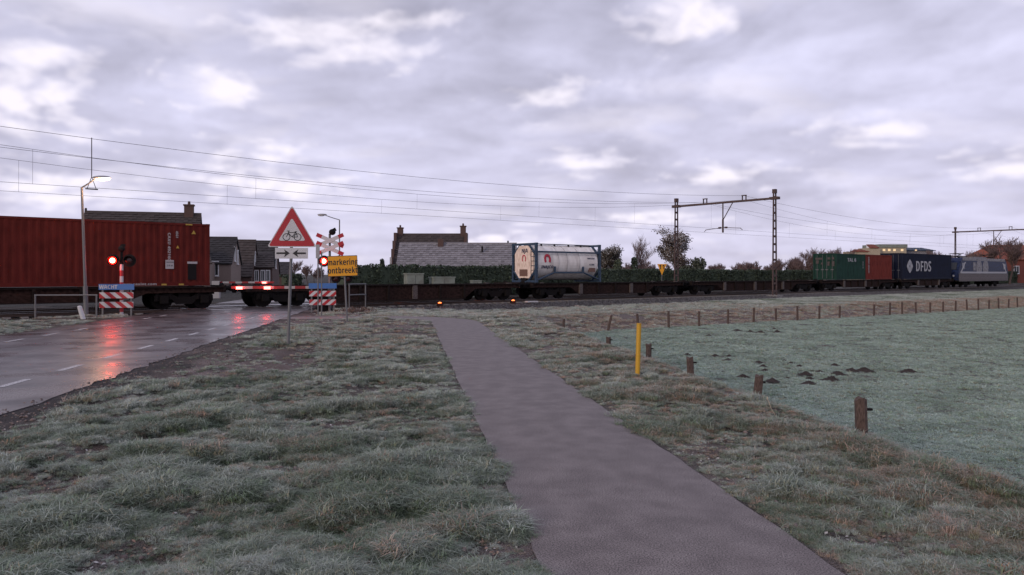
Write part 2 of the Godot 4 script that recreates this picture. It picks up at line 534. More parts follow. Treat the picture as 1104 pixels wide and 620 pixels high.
func make_ground() -> void:
	var mb := MB.new()
	var rings := []
	var r := 0.0
	while r < 3500.0:
		rings.append(r)
		r += 0.5 if r < 3.0 else (0.016 * r + 0.02 if r < 90.0 else 0.12 * r)
	rings.append(3600.0)
	var na := []
	var ang := -PI
	while ang < PI - 0.0001:
		na.append(ang)
		ang += 0.009 if absf(ang + 0.005) < 0.85 else 0.05
	var cols := na.size()
	for j in rings.size():
		for i in cols:
			var x: float = sin(na[i]) * rings[j]
			var d: float = cos(na[i]) * rings[j]
			mb.v.append(Vector3(x, ground_height(x, d), -d))
			mb.c.append(ground_color(x, d))
			mb.n.append(Vector3.UP)
	for j in rings.size():
		for i in cols:
			var k := j * cols + i
			var l: Vector3 = mb.v[j * cols + (i + cols - 1) % cols]
			var q: Vector3 = mb.v[j * cols + (i + 1) % cols]
			var u: Vector3 = mb.v[mini(j + 1, rings.size() - 1) * cols + i]
			var w: Vector3 = mb.v[maxi(j - 1, 0) * cols + i]
			var m := (q - l).cross(u - w)
			if m.length() > 1e-9:
				mb.n[k] = m.normalized() if m.y > 0.0 else -m.normalized()
	for j in rings.size() - 1:
		for i in cols:
			var k := j * cols + i
			var k2 := j * cols + (i + 1) % cols
			mb.ix.append_array(PackedInt32Array([k, k + cols, k2, k2, k + cols, k2 + cols]))
	var o := part(mb, "ground", M.ground, self)
	tag(o, "frozen ground of verge, pasture and railway bank", "ground", "", "structure")

func strip(a0: float, a1: float, b0: float, b1: float, y: float, step := 1.0, wob := 0.0) -> MB:
	var mb := MB.new()
	var nn := maxi(1, int((a1 - a0) / step))
	var nb := 16 if wob > 0.0 else 1
	for i in nn:
		for j in nb:
			var p := []
			for q in [[0, 0], [0, 1], [1, 1], [1, 0]]:
				var a: float = a0 + (a1 - a0) * (i + q[0]) / nn
				var t: float = float(j + q[1]) / nb
				var b: float = lerpf(b0, b1, t)
				if wob > 0.0 and (t == 0.0 or t == 1.0): b += nz.get_noise_2d(a * 3.0, b * 5.0) * wob
				p.append(road_pt(a, b, y))
			var k := mb.v.size()
			mb.quad(p[0], p[1], p[2], p[3])
			if wob > 0.0:
				for e in 4:
					var w: Vector3 = mb.v[k + e]
					mb.c[k + e] = road_tint(w.x, -w.z)
				if j == 0: mb.quad(p[0] + Vector3.DOWN * 0.08, p[0], p[3], p[3] + Vector3.DOWN * 0.08)
				if j == nb - 1: mb.quad(p[1], p[1] + Vector3.DOWN * 0.08, p[2] + Vector3.DOWN * 0.08, p[2])
	return mb

func road_tint(x: float, d: float) -> Color:
	var e := -on_road(lat(x, d))
	var m := nz.get_noise_2d(x * 1.4, d * 1.4) * 0.7 + nz2.get_noise_2d(x * 4.0, d * 4.0) * 0.3
	var mud := clampf(1.0 - (e + m * 0.9) / 0.95, 0.0, 1.0)
	return Color.WHITE.lerp(Color(0.62, 0.5, 0.46), mud)

func make_roads() -> void:
	var o := part(strip(-30.0, 42.0, -10.92, -4.72, 0.012, 0.4, 0.14), "road", M.asphalt, self)
	tag(o, "wet grey asphalt road leading over the level crossing", "road", "", "structure")
	o = part(strip(42.0, 220.0, -10.92, -4.72, 0.012, 2.0, 0.1), "road", M.asphalt, self)
	tag(o, "asphalt road going on beyond the railway", "road", "", "structure")
	# dashed edge lines, each dash a part of the road
	var dash := strip(-0.45, 0.45, -0.06, 0.06, 0.0, 1.0).mesh()
	var a := -3.0
	var k := 0
	while a < 33.0:
		for b in [-5.91, -9.74]:
			var d := put(dash, "lane_dash", M.marking, o.get_parent().get_node("road"), road_pt(a + (0.35 if b < -8.0 else 0.0), b, 0.016))
			d.rotation.y = 0.0
		a += 1.92
		k += 1
	# the cycle path: straight, then a quarter turn left
	var mb := MB.new()
	var left := []
	var right := []
	a = -6.0
	while a <= 26.5:
		var w := nz.get_noise_2d(a * 3.0, 3.0) * 0.025
		var w2 := nz.get_noise_2d(a * 3.0, 33.0) * 0.025
		left.append(Vector2(a, 0.74 + w)); right.append(Vector2(a, 2.37 + w2))
		a += 0.25
	for i in range(1, 11):
		var t := PI * 0.5 * i / 10.0
		left.append(Vector2(26.5 + sin(t) * 2.34, -1.6 + cos(t) * 2.34))
		right.append(Vector2(26.5 + sin(t) * 3.97, -1.6 + cos(t) * 3.97))
	left.append(Vector2(28.84, -4.72)); right.append(Vector2(30.47, -4.72))
	for i in left.size() - 1:
		for j in 4:
			var p := []
			for q in [[0, 0], [0, 1], [1, 1], [1, 0]]:
				var e: Vector2 = (left[i + q[0]] as Vector2).lerp(right[i + q[0]], (j + q[1]) / 4.0)
				p.append(road_pt(e.x, e.y, 0.008 + 0.02 * (1.0 - pow((j + q[1]) / 2.0 - 1.0, 2.0))))
			mb.quad(p[0], p[1], p[2], p[3])
			if j == 0: mb.quad(p[0] + Vector3.DOWN * 0.08, p[0], p[3], p[3] + Vector3.DOWN * 0.08)
			if j == 3: mb.quad(p[1], p[1] + Vector3.DOWN * 0.08, p[2] + Vector3.DOWN * 0.08, p[2])
	o = part(mb, "cycle_path", M.path, self)
	tag(o, "narrow brownish asphalt cycle path through the verge", "path", "", "structure")

# ------------------------------------------------------------------ grass
func tuft(clumps: int, blades: int, rad: float, hmin: float, hmax: float, wide: float, lean: float, seed_: int) -> ArrayMesh:
	rng.seed = seed_
	var mb := MB.new()
	for q in clumps:
		var ca := rng.randf() * TAU
		var cr := rad * sqrt(rng.randf())
		var ctr := Vector3(cos(ca) * cr, 0, sin(ca) * cr)
		var big := rng.randf_range(0.55, 1.25)
		var comb := rng.randf() * TAU
		var tone := rng.randf_range(0.62, 1.3)
		var hue := Color(tone, tone, tone)
		if rng.randf() < 0.14: hue = Color(tone * 1.3, tone * 1.02, tone * 0.82)
		elif rng.randf() < 0.3: hue = Color(tone * 0.72, tone * 0.86, tone * 0.66)
		for i in blades:
			var t := rng.randf() * TAU
			var foot := ctr + Vector3(cos(t), 0, sin(t)) * 0.03 * sqrt(rng.randf()) + Vector3.DOWN * 0.012
			var h := rng.randf_range(hmin, hmax) * big
			var o := t + rng.randf_range(-1.0, 1.0) if rng.randf() < 0.6 else comb + rng.randf_range(-0.7, 0.7)
			var out := Vector3(cos(o), 0, sin(o))
			var bend := o + rng.randf_range(-1.2, 1.2)
			var out2 := Vector3(cos(bend), 0, sin(bend))
			var side := Vector3(-sin(o), 0, cos(o)) * wide * rng.randf_range(0.7, 1.3)
			var l := lean * rng.randf_range(0.2, 1.3) * h
			var k := rng.randf_range(0.8, 1.25)
			mb.col = Color(hue.r * k, hue.g * k, hue.b * k)
			var p1 := foot + Vector3.UP * h * rng.randf_range(0.55, 0.8) + out * l * 0.35
			var p2 := p1 + Vector3.UP * h * rng.randf_range(-0.25, 0.3) + out * l * 0.3 + out2 * l * 0.5
			if side.cross(p1 - foot).y > 0.0:
				mb.quad(foot - side, foot + side, p1 + side * 0.8, p1 - side * 0.8)
			else:
				mb.quad(foot + side, foot - side, p1 - side * 0.8, p1 + side * 0.8)
			if side.cross(p2 - p1).y > 0.0: mb.tri(p1 - side * 0.8, p1 + side * 0.8, p2)
			else: mb.tri(p1 + side * 0.8, p1 - side * 0.8, p2)
	return mb.mesh()

func scatter(called: String, label: String, category: String, me: Mesh, xf: Array, cols: Array, m: Material) -> void:
	var mm := MultiMesh.new()
	mm.transform_format = MultiMesh.TRANSFORM_3D
	mm.use_colors = true
	mm.mesh = me
	mm.instance_count = xf.size()
	for i in xf.size():
		mm.set_instance_transform(i, xf[i])
		mm.set_instance_color(i, cols[i])
	var o := MultiMeshInstance3D.new()
	o.multimesh = mm
	o.material_override = m
	o.name = numbered(called)
	add_child(o)
	tag(o, label, category, "", "stuff")

func make_grass() -> void:
	var tall := []
	for i in 4: tall.append(tuft(8, 24, 0.11, 0.018, 0.064, 0.0021, 1.6, 100 + i))
	var turf := []
	for i in 2: turf.append(tuft(9, 14, 0.2, 0.012, 0.036, 0.0036, 1.5, 200 + i))
	var xf := [[], [], [], [], [], []]
	var cl := [[], [], [], [], [], []]
	rng.seed = 77
	var frost := Color(0.46, 0.49, 0.44)
	var green := Color(0.12, 0.165, 0.105)
	var tan_ := Color(0.4, 0.28, 0.22)
	var count := 330000
	for i in count:
		# more draws close by: uniform in azimuth, depth drawn so that density falls with distance
		var az := rng.randf_range(-0.78, 0.74)
		var d := 2.6 * pow(58.0 / 2.6, pow(rng.randf(), 0.8))
		var x := tan(az) * d
		if absf(x / d) > 0.92: continue
		var b := lat(x, d)
		var a := lon(x, d)
		var p := trk_p(x, d)
		var s := trk_s(x, d)
		if p > 33.3: continue
		var er := on_road(b)
		var ep := path_dist(x, d)
		if er < 0.3 + rng.randf() * 0.9 and b > -8.0: continue
		if er < 0.1: continue
		if ep < 0.035 + rng.randf() * rng.randf() * 0.12: continue
		var y := ground_height(x, d)
		var n1 := nz.get_noise_2d(x * 0.9 + 50.0, d * 0.9)
		var n2 := nz2.get_noise_2d(x * 3.0, d * 3.0 + 20.0)
		var n3 := nz.get_noise_2d(x * 5.2 + 9.0, d * 5.2 - 40.0)
		var fp := fence_p(s)
		var size := 1.0 + clampf((d - 12.0) * 0.022, 0.0, 0.9)
		var c: Color
		var which: int
		var sc: float
		if b > 5.3 and p < fp - 0.2:
			which = 4 + (i % 2)
			var hill := false
			for q in hills:
				if absf(q.x - x) < q.z and absf(q.y - d) < q.z:
					hill = true
					break
			if hill: continue
			var fm := mound(x * 0.9, d * 0.9)
			if rng.randf() > 0.45 + fm * 1.2: continue
			sc = size * rng.randf_range(0.7, 1.2) * (0.75 + 0.6 * fm)
			c = Color(0.36, 0.445, 0.395).lerp(Color(0.24, 0.315, 0.27), clampf(0.45 + n1 * 0.9 + n3 * 0.6 - fm * 0.3, 0.0, 1.0))
		else:
			var bare := bare_ground(a, b, n1 + n2 * 0.4)
			if rng.randf() < bare * 0.88: continue
			if er < 1.3 and b > -8.0 and rng.randf() < 0.85 - er * 0.6: continue
			# tussocks with worn gaps between
			var md := mound(x, d)
			var keep := clampf(0.22 + md * 1.3 + n2 * 0.5, 0.08, 1.0)
			if rng.randf() > keep: continue
			which = i % 4
			sc = size * rng.randf_range(0.6, 1.15) * (0.5 + 0.95 * md)
			var f := clampf(0.27 + (d - 5.0) * 0.032 + n1 * 0.5 + n3 * 0.5 + rng.randf_range(-0.3, 0.3), 0.0, 1.0)
			c = green.lerp(frost, f)
			var dry := 0.08
			if b > 2.4: dry = 0.22 if b < 3.3 or b > 4.8 else 0.42
			if b > -3.0 and b < 1.0 and d > 16.0: dry = 0.34
			if p > fp - 1.0 and p < fp + 4.5 and b > 4.0: dry = 0.72
			elif p > 26.0: dry = 0.2
			if rng.randf() < dry + n2 * 0.5: c = c.lerp(tan_, rng.randf_range(0.4, 0.95))
			if bare > 0.2: sc *= 0.6
		var bs := Basis(Vector3.UP, rng.randf() * TAU) * Basis.from_scale(Vector3(sc, sc * rng.randf_range(0.75, 1.2), sc))
		xf[which].append(Transform3D(bs, G(x, d, y)))
		cl[which].append(c * rng.randf_range(0.82, 1.15))
	for i in 42000:
		var s := rng.randf_range(45.0, 150.0)
		var fp := fence_p(s)
		var p := rng.randf_range(fp, 33.2)
		var w := T(s, p)
		var d := -w.z
		if d < 50.0 or d > 120.0: continue
		var n1 := nz.get_noise_2d(w.x * 0.4, d * 0.4)
		var c := frost.lerp(green, clampf(0.3 + n1 * 1.2, 0.0, 0.8))
		if p < fp + 5.0 + n1 * 3.0 and rng.randf() < 0.75: c = c.lerp(tan_, 0.85)
		var sc := rng.randf_range(1.6, 2.8)
		xf[i % 4].append(Transform3D(Basis(Vector3.UP, rng.randf() * TAU) * Basis.from_scale(Vector3(sc, sc, sc)), Vector3(w.x, ground_height(w.x, d), w.z)))
		cl[i % 4].append(c * rng.randf_range(0.85, 1.2))
	var names := ["frosted tufts of verge grass, the shaggier clumps", "frosted tufts of verge grass, the finer clumps", "frosted tufts of verge grass among leaf litter", "frosted tufts of verge grass with withered stalks"]
	for k in 4:
		scatter("verge_grass", names[k], "grass", tall[k], xf[k], cl[k], M.grass)
	scatter("pasture_grass", "short frosted turf of the low pasture", "grass", turf[0], xf[4], cl[4], M.grass)
	scatter("pasture_grass", "short frosted turf of the low pasture, a second growth", "grass", turf[1], xf[5], cl[5], M.grass)
	make_litter()
	print("grass ", xf[0].size() * 3, " ", xf[4].size() * 2)

func make_litter() -> void:
	# fallen leaves, straw bits and clods lying between the tussocks and on the muddy road edge
	rng.seed = 515
	var leaf := MB.new()
	leaf.tri(Vector3(-1, 0, 0), Vector3(0.1, 0.12, 0.55), Vector3(1, 0.05, 0))
	leaf.tri(Vector3(-1, 0, 0), Vector3(1, 0.05, 0), Vector3(0.0, 0.16, -0.5))
	var clod := MB.new()
	clod.ball(Vector3(0, 0.2, 0), Vector3(1, 0.6, 0.8), 6, 4)
	for i in clod.v.size(): clod.v[i] += Vector3(nz.get_noise_3dv(clod.v[i] * 2.0), nz2.get_noise_3dv(clod.v[i] * 2.0), 0) * 0.5
	var xf := [[], []]
	var cl := [[], []]
	for i in 50000:
		var d := 2.8 * pow(30.0 / 2.8, pow(rng.randf(), 0.8))
		var x := tan(rng.randf_range(-0.72, 0.7)) * d
		var b := lat(x, d)
		if b > 4.8: continue
		var er := on_road(b)
		var ep := path_dist(x, d)
		if er < -0.25 + rng.randf() * 0.5 or (b < -8.0 and er < 0.1): continue
		if ep < 0.04 + rng.randf() * 0.25: continue
		var near_road := er < 1.2
		var y := maxf(ground_height(x, d), 0.012 if er < 0.05 else -9.0)
		if ep < 0.0: y = 0.032
		var bs := Basis.from_euler(Vector3(rng.randf_range(-0.5, 0.5), rng.randf() * TAU, rng.randf_range(-0.5, 0.5)))
		if rng.randf() < (0.6 if near_road else 0.12) and ep > 0.0:
			var k := rng.randf_range(0.008, 0.028)
			xf[1].append(Transform3D(bs.scaled(Vector3.ONE * k), G(x, d, y - k * 0.1)))
			cl[1].append(Color(0.11, 0.085, 0.078) * rng.randf_range(0.6, 1.7))
		else:
			var k := rng.randf_range(0.008, 0.02)
			xf[0].append(Transform3D(bs.scaled(Vector3.ONE * k), G(x, d, y + 0.006)))
			var c := Color(0.2, 0.12, 0.085).lerp(Color(0.34, 0.25, 0.19), rng.randf())
			if rng.randf() < 0.25: c = Color(0.42, 0.4, 0.38)
			cl[0].append(c * rng.randf_range(0.5, 1.2))
	scatter("leaf_litter", "dead brown leaves scattered over the verge and path edges", "leaves", leaf.mesh(), xf[0], cl[0], M.grass)
	scatter("soil_clods", "frozen crumbs of mud along the road edge", "soil", clod.mesh(), xf[1], cl[1], M.stone)

# ------------------------------------------------------------------ railway
func profile_run(s0: float, s1: float, prof: Array, step := 4.0, skew := 0.0) -> MB:
	var mb := MB.new()
	var nn := maxi(1, int(absf(s1 - s0) / step))
	for i in nn:
		for j in prof.size() - 1:
			var pts := []
			for q in [[0, 0], [1, 0], [1, 1], [0, 1]]:
				var f: Vector2 = prof[j + q[1]]
				var k0 := (f.x - P1) * skew if i + q[0] == 0 and skew > 0.0 else 0.0
				if skew < 0.0 and i + q[0] == nn: k0 = -(f.x - P1) * skew
				pts.append(T(s0 + (s1 - s0) * (i + q[0]) / nn + k0, f.x, f.y))
			mb.quad(pts[0], pts[1], pts[2], pts[3])
	return mb

func make_railway() -> void:
	var prof := [Vector2(32.9, -0.42), Vector2(33.3, -0.27), Vector2(34.5, -0.24), Vector2(35.6, -0.16), Vector2(36.2, -0.14), Vector2(43.6, -0.14), Vector2(45.2, -0.4)]
	var o := part(profile_run(-70.0, 10.6, prof, 4.0, -0.633), "ballast_bed", M.ballast, self)
	tag(o, "grey stone ballast under the railway on the lamp post side of the road", "ballast", "", "structure")
	o = part(profile_run(19.2, 330.0, prof, 4.0, 0.633), "ballast_bed", M.ballast, self)
	tag(o, "grey stone ballast under the railway beside the pasture", "ballast", "", "structure")
	# loose stones on the shoulder that faces the path
	rng.seed = 5
	var st := MB.new()
	for q in [[0, 1, 0], [1, 0, 0], [0, 0, 1], [-1, 0, 0], [0, 0, -1], [0, -1, 0]]: pass
	var o6 := [Vector3(0.9, 0.1, 0.1), Vector3(-0.8, 0, 0.2), Vector3(0.1, 0.7, 0), Vector3(0, -0.6, 0.1), Vector3(0.2, 0, 0.9), Vector3(-0.1, 0.1, -0.9)]
	for f in [[0, 2, 4], [4, 2, 1], [1, 2, 5], [5, 2, 0], [4, 3, 0], [1, 3, 4], [5, 3, 1], [0, 3, 5]]:
		st.tri(o6[f[0]], o6[f[2]], o6[f[1]])
	var xf := []
	var cl := []
	for i in 16000:
		var s := rng.randf_range(19.0, 100.0)
		var p := rng.randf_range(32.9, 36.3)
		var y := lerpf(-0.27, -0.14, clampf((p - 33.3) / 2.5, 0.0, 1.0))
		var k := rng.randf_range(0.025, 0.055) * (1.0 + s * 0.008)
		xf.append(Transform3D(Basis.from_euler(Vector3(rng.randf() * 6, rng.randf() * 6, rng.randf() * 6)).scaled(Vector3.ONE * k), T(s + (p - P1) * 0.633 * 0.0, p, y)))
		cl.append(Color(0.07, 0.068, 0.073) * rng.randf_range(0.45, 1.6))
	scatter("ballast_stones", "loose grey ballast stones on the railway shoulder", "stones", st.mesh(), xf, cl, M.stone)
	# two tracks
	var sleeper := MB.new()
	sleeper.box(Vector3(0, -0.17, 0), Vector3(0.26, 0.16, 2.5))
	var sm := sleeper.mesh()
	for k in 2:
		var p := P1 if k == 0 else P2
		var tr := thing("railway_track", "near railway track carrying the freight train" if k == 0 else "empty far railway track behind the freight train", "track", T(0, p), TRACK_TURN)
		tr.set_meta("kind", "structure")
		for z in [-0.75, 0.75]:
			var r := MB.new()
			r.box(Vector3(130, -0.02, z), Vector3(400, 0.1, 0.02))
			r.box(Vector3(130, -0.08, z), Vector3(400, 0.02, 0.13))
			r.box(Vector3(130, 0.028, z), Vector3(400, 0.03, 0.07))
			part(r, "rail", M.rail, tr)
			var hd := MB.new()
			hd.box(Vector3(130, 0.0455, z), Vector3(400, 0.005, 0.05))
			part(hd, "rail_head", M.railhead, tr)
		var s := -12.0
		while s < 75.0:
			if s < 9.5 or s > 21.0:
				put(sm, "sleeper", M.concrete, tr, Vector3(s, 0, 0))
			s += 0.62

# ------------------------------------------------------------------ rolling stock
func make_bogie(parent: Node3D, x: float) -> void:
	var b := Node3D.new()
	b.name = "bogie"
	parent.add_child(b, true)
	b.position.x = x
	for z in [-1.0, 1.0]:
		var f := MB.new()
		var pl := PackedVector2Array([Vector2(-1.3, 0.42), Vector2(-1.3, 0.7), Vector2(-0.6, 0.78), Vector2(-0.3, 0.62), Vector2(0.3, 0.62), Vector2(0.6, 0.78), Vector2(1.3, 0.7), Vector2(1.3, 0.42), Vector2(0.55, 0.5), Vector2(0.35, 0.28), Vector2(-0.35, 0.28), Vector2(-0.55, 0.5)])
		f.prism(pl, z - 0.06, z + 0.06)
		for ax in [-0.9, 0.9]:
			f.box(Vector3(ax, 0.5, z * 1.06), Vector3(0.34, 0.34, 0.22))
			f.cyl(Vector3(ax - 0.28, 0.5, z), Vector3(ax - 0.28, 0.82, z), 0.09, 0.09, 8)
			f.cyl(Vector3(ax + 0.28, 0.5, z), Vector3(ax + 0.28, 0.82, z), 0.09, 0.09, 8)
		part(f, "side_frame", M.bogie, b)
	for ax in [-0.9, 0.9]:
		for z in [-0.75, 0.75]:
			var w := MB.new()
			w.cyl(Vector3(ax, 0.5, z - 0.06), Vector3(ax, 0.5, z + 0.06), 0.46, 0.46, 24)
			w.cyl(Vector3(ax, 0.5, z - signf(z) * 0.1), Vector3(ax, 0.5, z - signf(z) * 0.05), 0.49, 0.49, 24)
			part(w, "wheel", M.bogie, b)
		var axl := MB.new()
		axl.cyl(Vector3(ax, 0.5, -0.7), Vector3(ax, 0.5, 0.7), 0.08, 0.08, 10)
		part(axl, "axle", M.bogie, b)
	var bol := MB.new()
	bol.box(Vector3(0, 0.68, 0), Vector3(0.5, 0.22, 2.0))
	part(bol, "bolster", M.bogie, b)

func make_wagon(s0: float, s1: float, label: String, deep := 0.62) -> Node3D:
	var L := s1 - s0 - 1.24
	var h := L * 0.5
	var w := thing("flat_wagon", label, "wagon", T((s0 + s1) * 0.5, P1), TRACK_TURN, "container wagons of the freight train")
	for z in [-1.0, 1.0]:
		var sill := MB.new()
		var lo := DECK - 0.02
		sill.prism(PackedVector2Array([Vector2(-h, lo), Vector2(-h, 0.82), Vector2(-h + 3.4, 0.8), Vector2(-h + 4.2, lo - deep), Vector2(h - 4.2, lo - deep), Vector2(h - 3.4, 0.8), Vector2(h, 0.82), Vector2(h, lo)]), z * 1.16 - 0.012, z * 1.16 + 0.012)
		part(sill, "side_sill", M.wagon_rust, w)
		var fl := MB.new()
		fl.box(Vector3(0, lo - 0.02, z * 1.19), Vector3(L, 0.05, 0.2))
		fl.box(Vector3(0, lo - deep, z * 1.19), Vector3(L - 8.4, 0.04, 0.2))
		part(fl, "sill_flange", M.wagon, w)
		var n := int((L - 8.6) / 1.45)
		for i in n + 1:
			var stf := MB.new()
			var x := -h + 4.3 + (L - 8.6) * i / maxf(n, 1)
			stf.box(Vector3(x, lo - deep * 0.5, z * 1.22), Vector3(0.12 if i % 3 else 0.3, deep - 0.08, 0.12))
			part(stf, "stiffener", M.wagon if i % 3 else M.wagon_pale, w)
	for k in int(L / 1.9) + 1:
		var cb := MB.new()
		cb.box(Vector3(-h + 0.2 + (L - 0.4) * k / int(L / 1.9), DECK - 0.13, 0), Vector3(0.22, 0.16, 2.28))
		part(cb, "cross_beam", M.wagon, w)
	var spine := MB.new()
	spine.box(Vector3(0, 0.86, 0), Vector3(L - 0.3, 0.3, 0.7))
	part(spine, "centre_beam", M.wagon, w)
	for e in [-1.0, 1.0]:
		var eb := MB.new()
		eb.box(Vector3(e * (h + 0.03), 0.97, 0), Vector3(0.14, 0.34, 2.5))
		part(eb, "end_beam", M.wagon, w)
		for z in [-0.875, 0.875]:
			var bf := MB.new()
			bf.cyl(Vector3(e * (h + 0.1), 1.0, z), Vector3(e * (h + 0.56), 1.0, z), 0.1, 0.1, 10)
			bf.cyl(Vector3(e * (h + 0.56), 1.0, z), Vector3(e * (h + 0.615), 1.0, z), 0.24, 0.24, 14)
			part(bf, "buffer", M.bogie, w)
		var hk := MB.new()
		hk.cyl(Vector3(e * (h + 0.08), 0.98, 0), Vector3(e * (h + 0.55), 0.9, 0), 0.05, 0.05, 8)
		part(hk, "coupling", M.bogie, w)
		make_bogie(w, e * (h - 1.75))
		for z in [-1.0, 1.0]:
			var sp := MB.new()
			sp.box(Vector3(e * (h - 0.75), DECK + 0.0, z * 1.13), Vector3(0.3, 0.06, 0.2))
			part(sp, "container_spigot", M.wagon_pale, w)
	return w

func corrugated(L: float, y0: float, y1: float, mb: MB, axis_z: bool, at: float, sgn: float) -> void:
	# trapezoid ribs along x (or along z for an end wall)
	var per := 0.28
	var n := int(L / per)
	per = L / n
	var pts := []
	for i in n:
		var x := -L * 0.5 + per * i
		pts.append(Vector2(x, 0)); pts.append(Vector2(x + per * 0.26, 0)); pts.append(Vector2(x + per * 0.5, -0.025)); pts.append(Vector2(x + per * 0.76, -0.025))
	pts.append(Vector2(L * 0.5, 0))
	for i in pts.size() - 1:
		var a: Vector2 = pts[i]
		var b: Vector2 = pts[i + 1]
		var q := []
		for e in [[a, y0], [b, y0], [b, y1], [a, y1]]:
			var f: Vector2 = e[0]
			q.append(Vector3(f.x, e[1], at + sgn * f.y) if not axis_z else Vector3(at + sgn * f.y, e[1], -f.x))
		if sgn > 0.0: mb.quad(q[0], q[1], q[2], q[3])
		else: mb.quad(q[1], q[0], q[3], q[2])

func make_container(called: String, label: String, s0: float, L: float, H: float, m: Material, door_end: float, group: String) -> Node3D:
	var c := thing(called, label, "container", T(s0 + L * 0.5, P1, DECK + 0.03), TRACK_TURN, group)
	var hx := L * 0.5
	var hz := 1.219
	for z in [-1.0, 1.0]:
		var sp := MB.new()
		corrugated(L - 0.3, 0.17, H - 0.1, sp, false, z * (hz - 0.02), z)
		part(sp, "side_panel", m, c)
		for y in [0.09, H - 0.06]:
			var r := MB.new()
			r.box(Vector3(0, y, z * (hz - 0.04)), Vector3(L - 0.3, 0.16 if y < 1.0 else 0.1, 0.07))
			part(r, "side_rail", m, c)
		for x in [-1.0, 1.0]:
			var po := MB.new()
			po.box(Vector3(x * (hx - 0.08), H * 0.5, z * (hz - 0.08)), Vector3(0.15, H - 0.24, 0.15))
			part(po, "corner_post", m, c)
			for y in [0.06, H - 0.06]:
				var cc := MB.new()
				cc.box(Vector3(x * (hx - 0.085), y, z * (hz - 0.08)), Vector3(0.178, 0.118, 0.162))
				part(cc, "corner_casting", m, c)
	var roof := MB.new()
	roof.box(Vector3(0, H - 0.05, 0), Vector3(L - 0.3, 0.03, 2 * hz - 0.12))
	part(roof, "roof", m, c)
	var fl := MB.new()
	fl.box(Vector3(0, 0.14, 0), Vector3(L - 0.3, 0.06, 2 * hz - 0.16))
	part(fl, "floor", m, c)
	for e in [-1.0, 1.0]:
		if e == door_end:
			for z in [-1.0, 1.0]:
				var dr := MB.new()
				dr.box(Vector3(e * (hx - 0.06), H * 0.5, z * 0.53), Vector3(0.05, H - 0.28, 1.04))
				var d := part(dr, "door", m, c)
				for k in [0.22, 0.78]:
					var rod := MB.new()
					rod.cyl(Vector3(e * (hx + 0.0), 0.14, z * k), Vector3(e * (hx + 0.0), H - 0.14, z * k), 0.02, 0.02, 6)
					rod.box(Vector3(e * (hx + 0.01), 1.0, z * k), Vector3(0.03, 0.08, 0.3))
					part(rod, "lock_rod", M.galv, d)
		else:
			var ep := MB.new()
			corrugated(2 * hz - 0.32, 0.17, H - 0.12, ep, true, e * (hx - 0.03), e)
			part(ep, "end_panel", m, c)
		for y in [0.09, H - 0.06]:
			var r := MB.new()
			r.box(Vector3(e * (hx - 0.05), y, 0), Vector3(0.08, 0.14, 2 * hz - 0.33))
			part(r, "end_rail", m, c)
	return c

func plate(parent: Node3D, called: String, lo: Vector3, hi: Vector3, m: Material) -> MeshInstance3D:
	var mb := MB.new()
	mb.bx(lo, hi)
	return part(mb, called, m, parent)

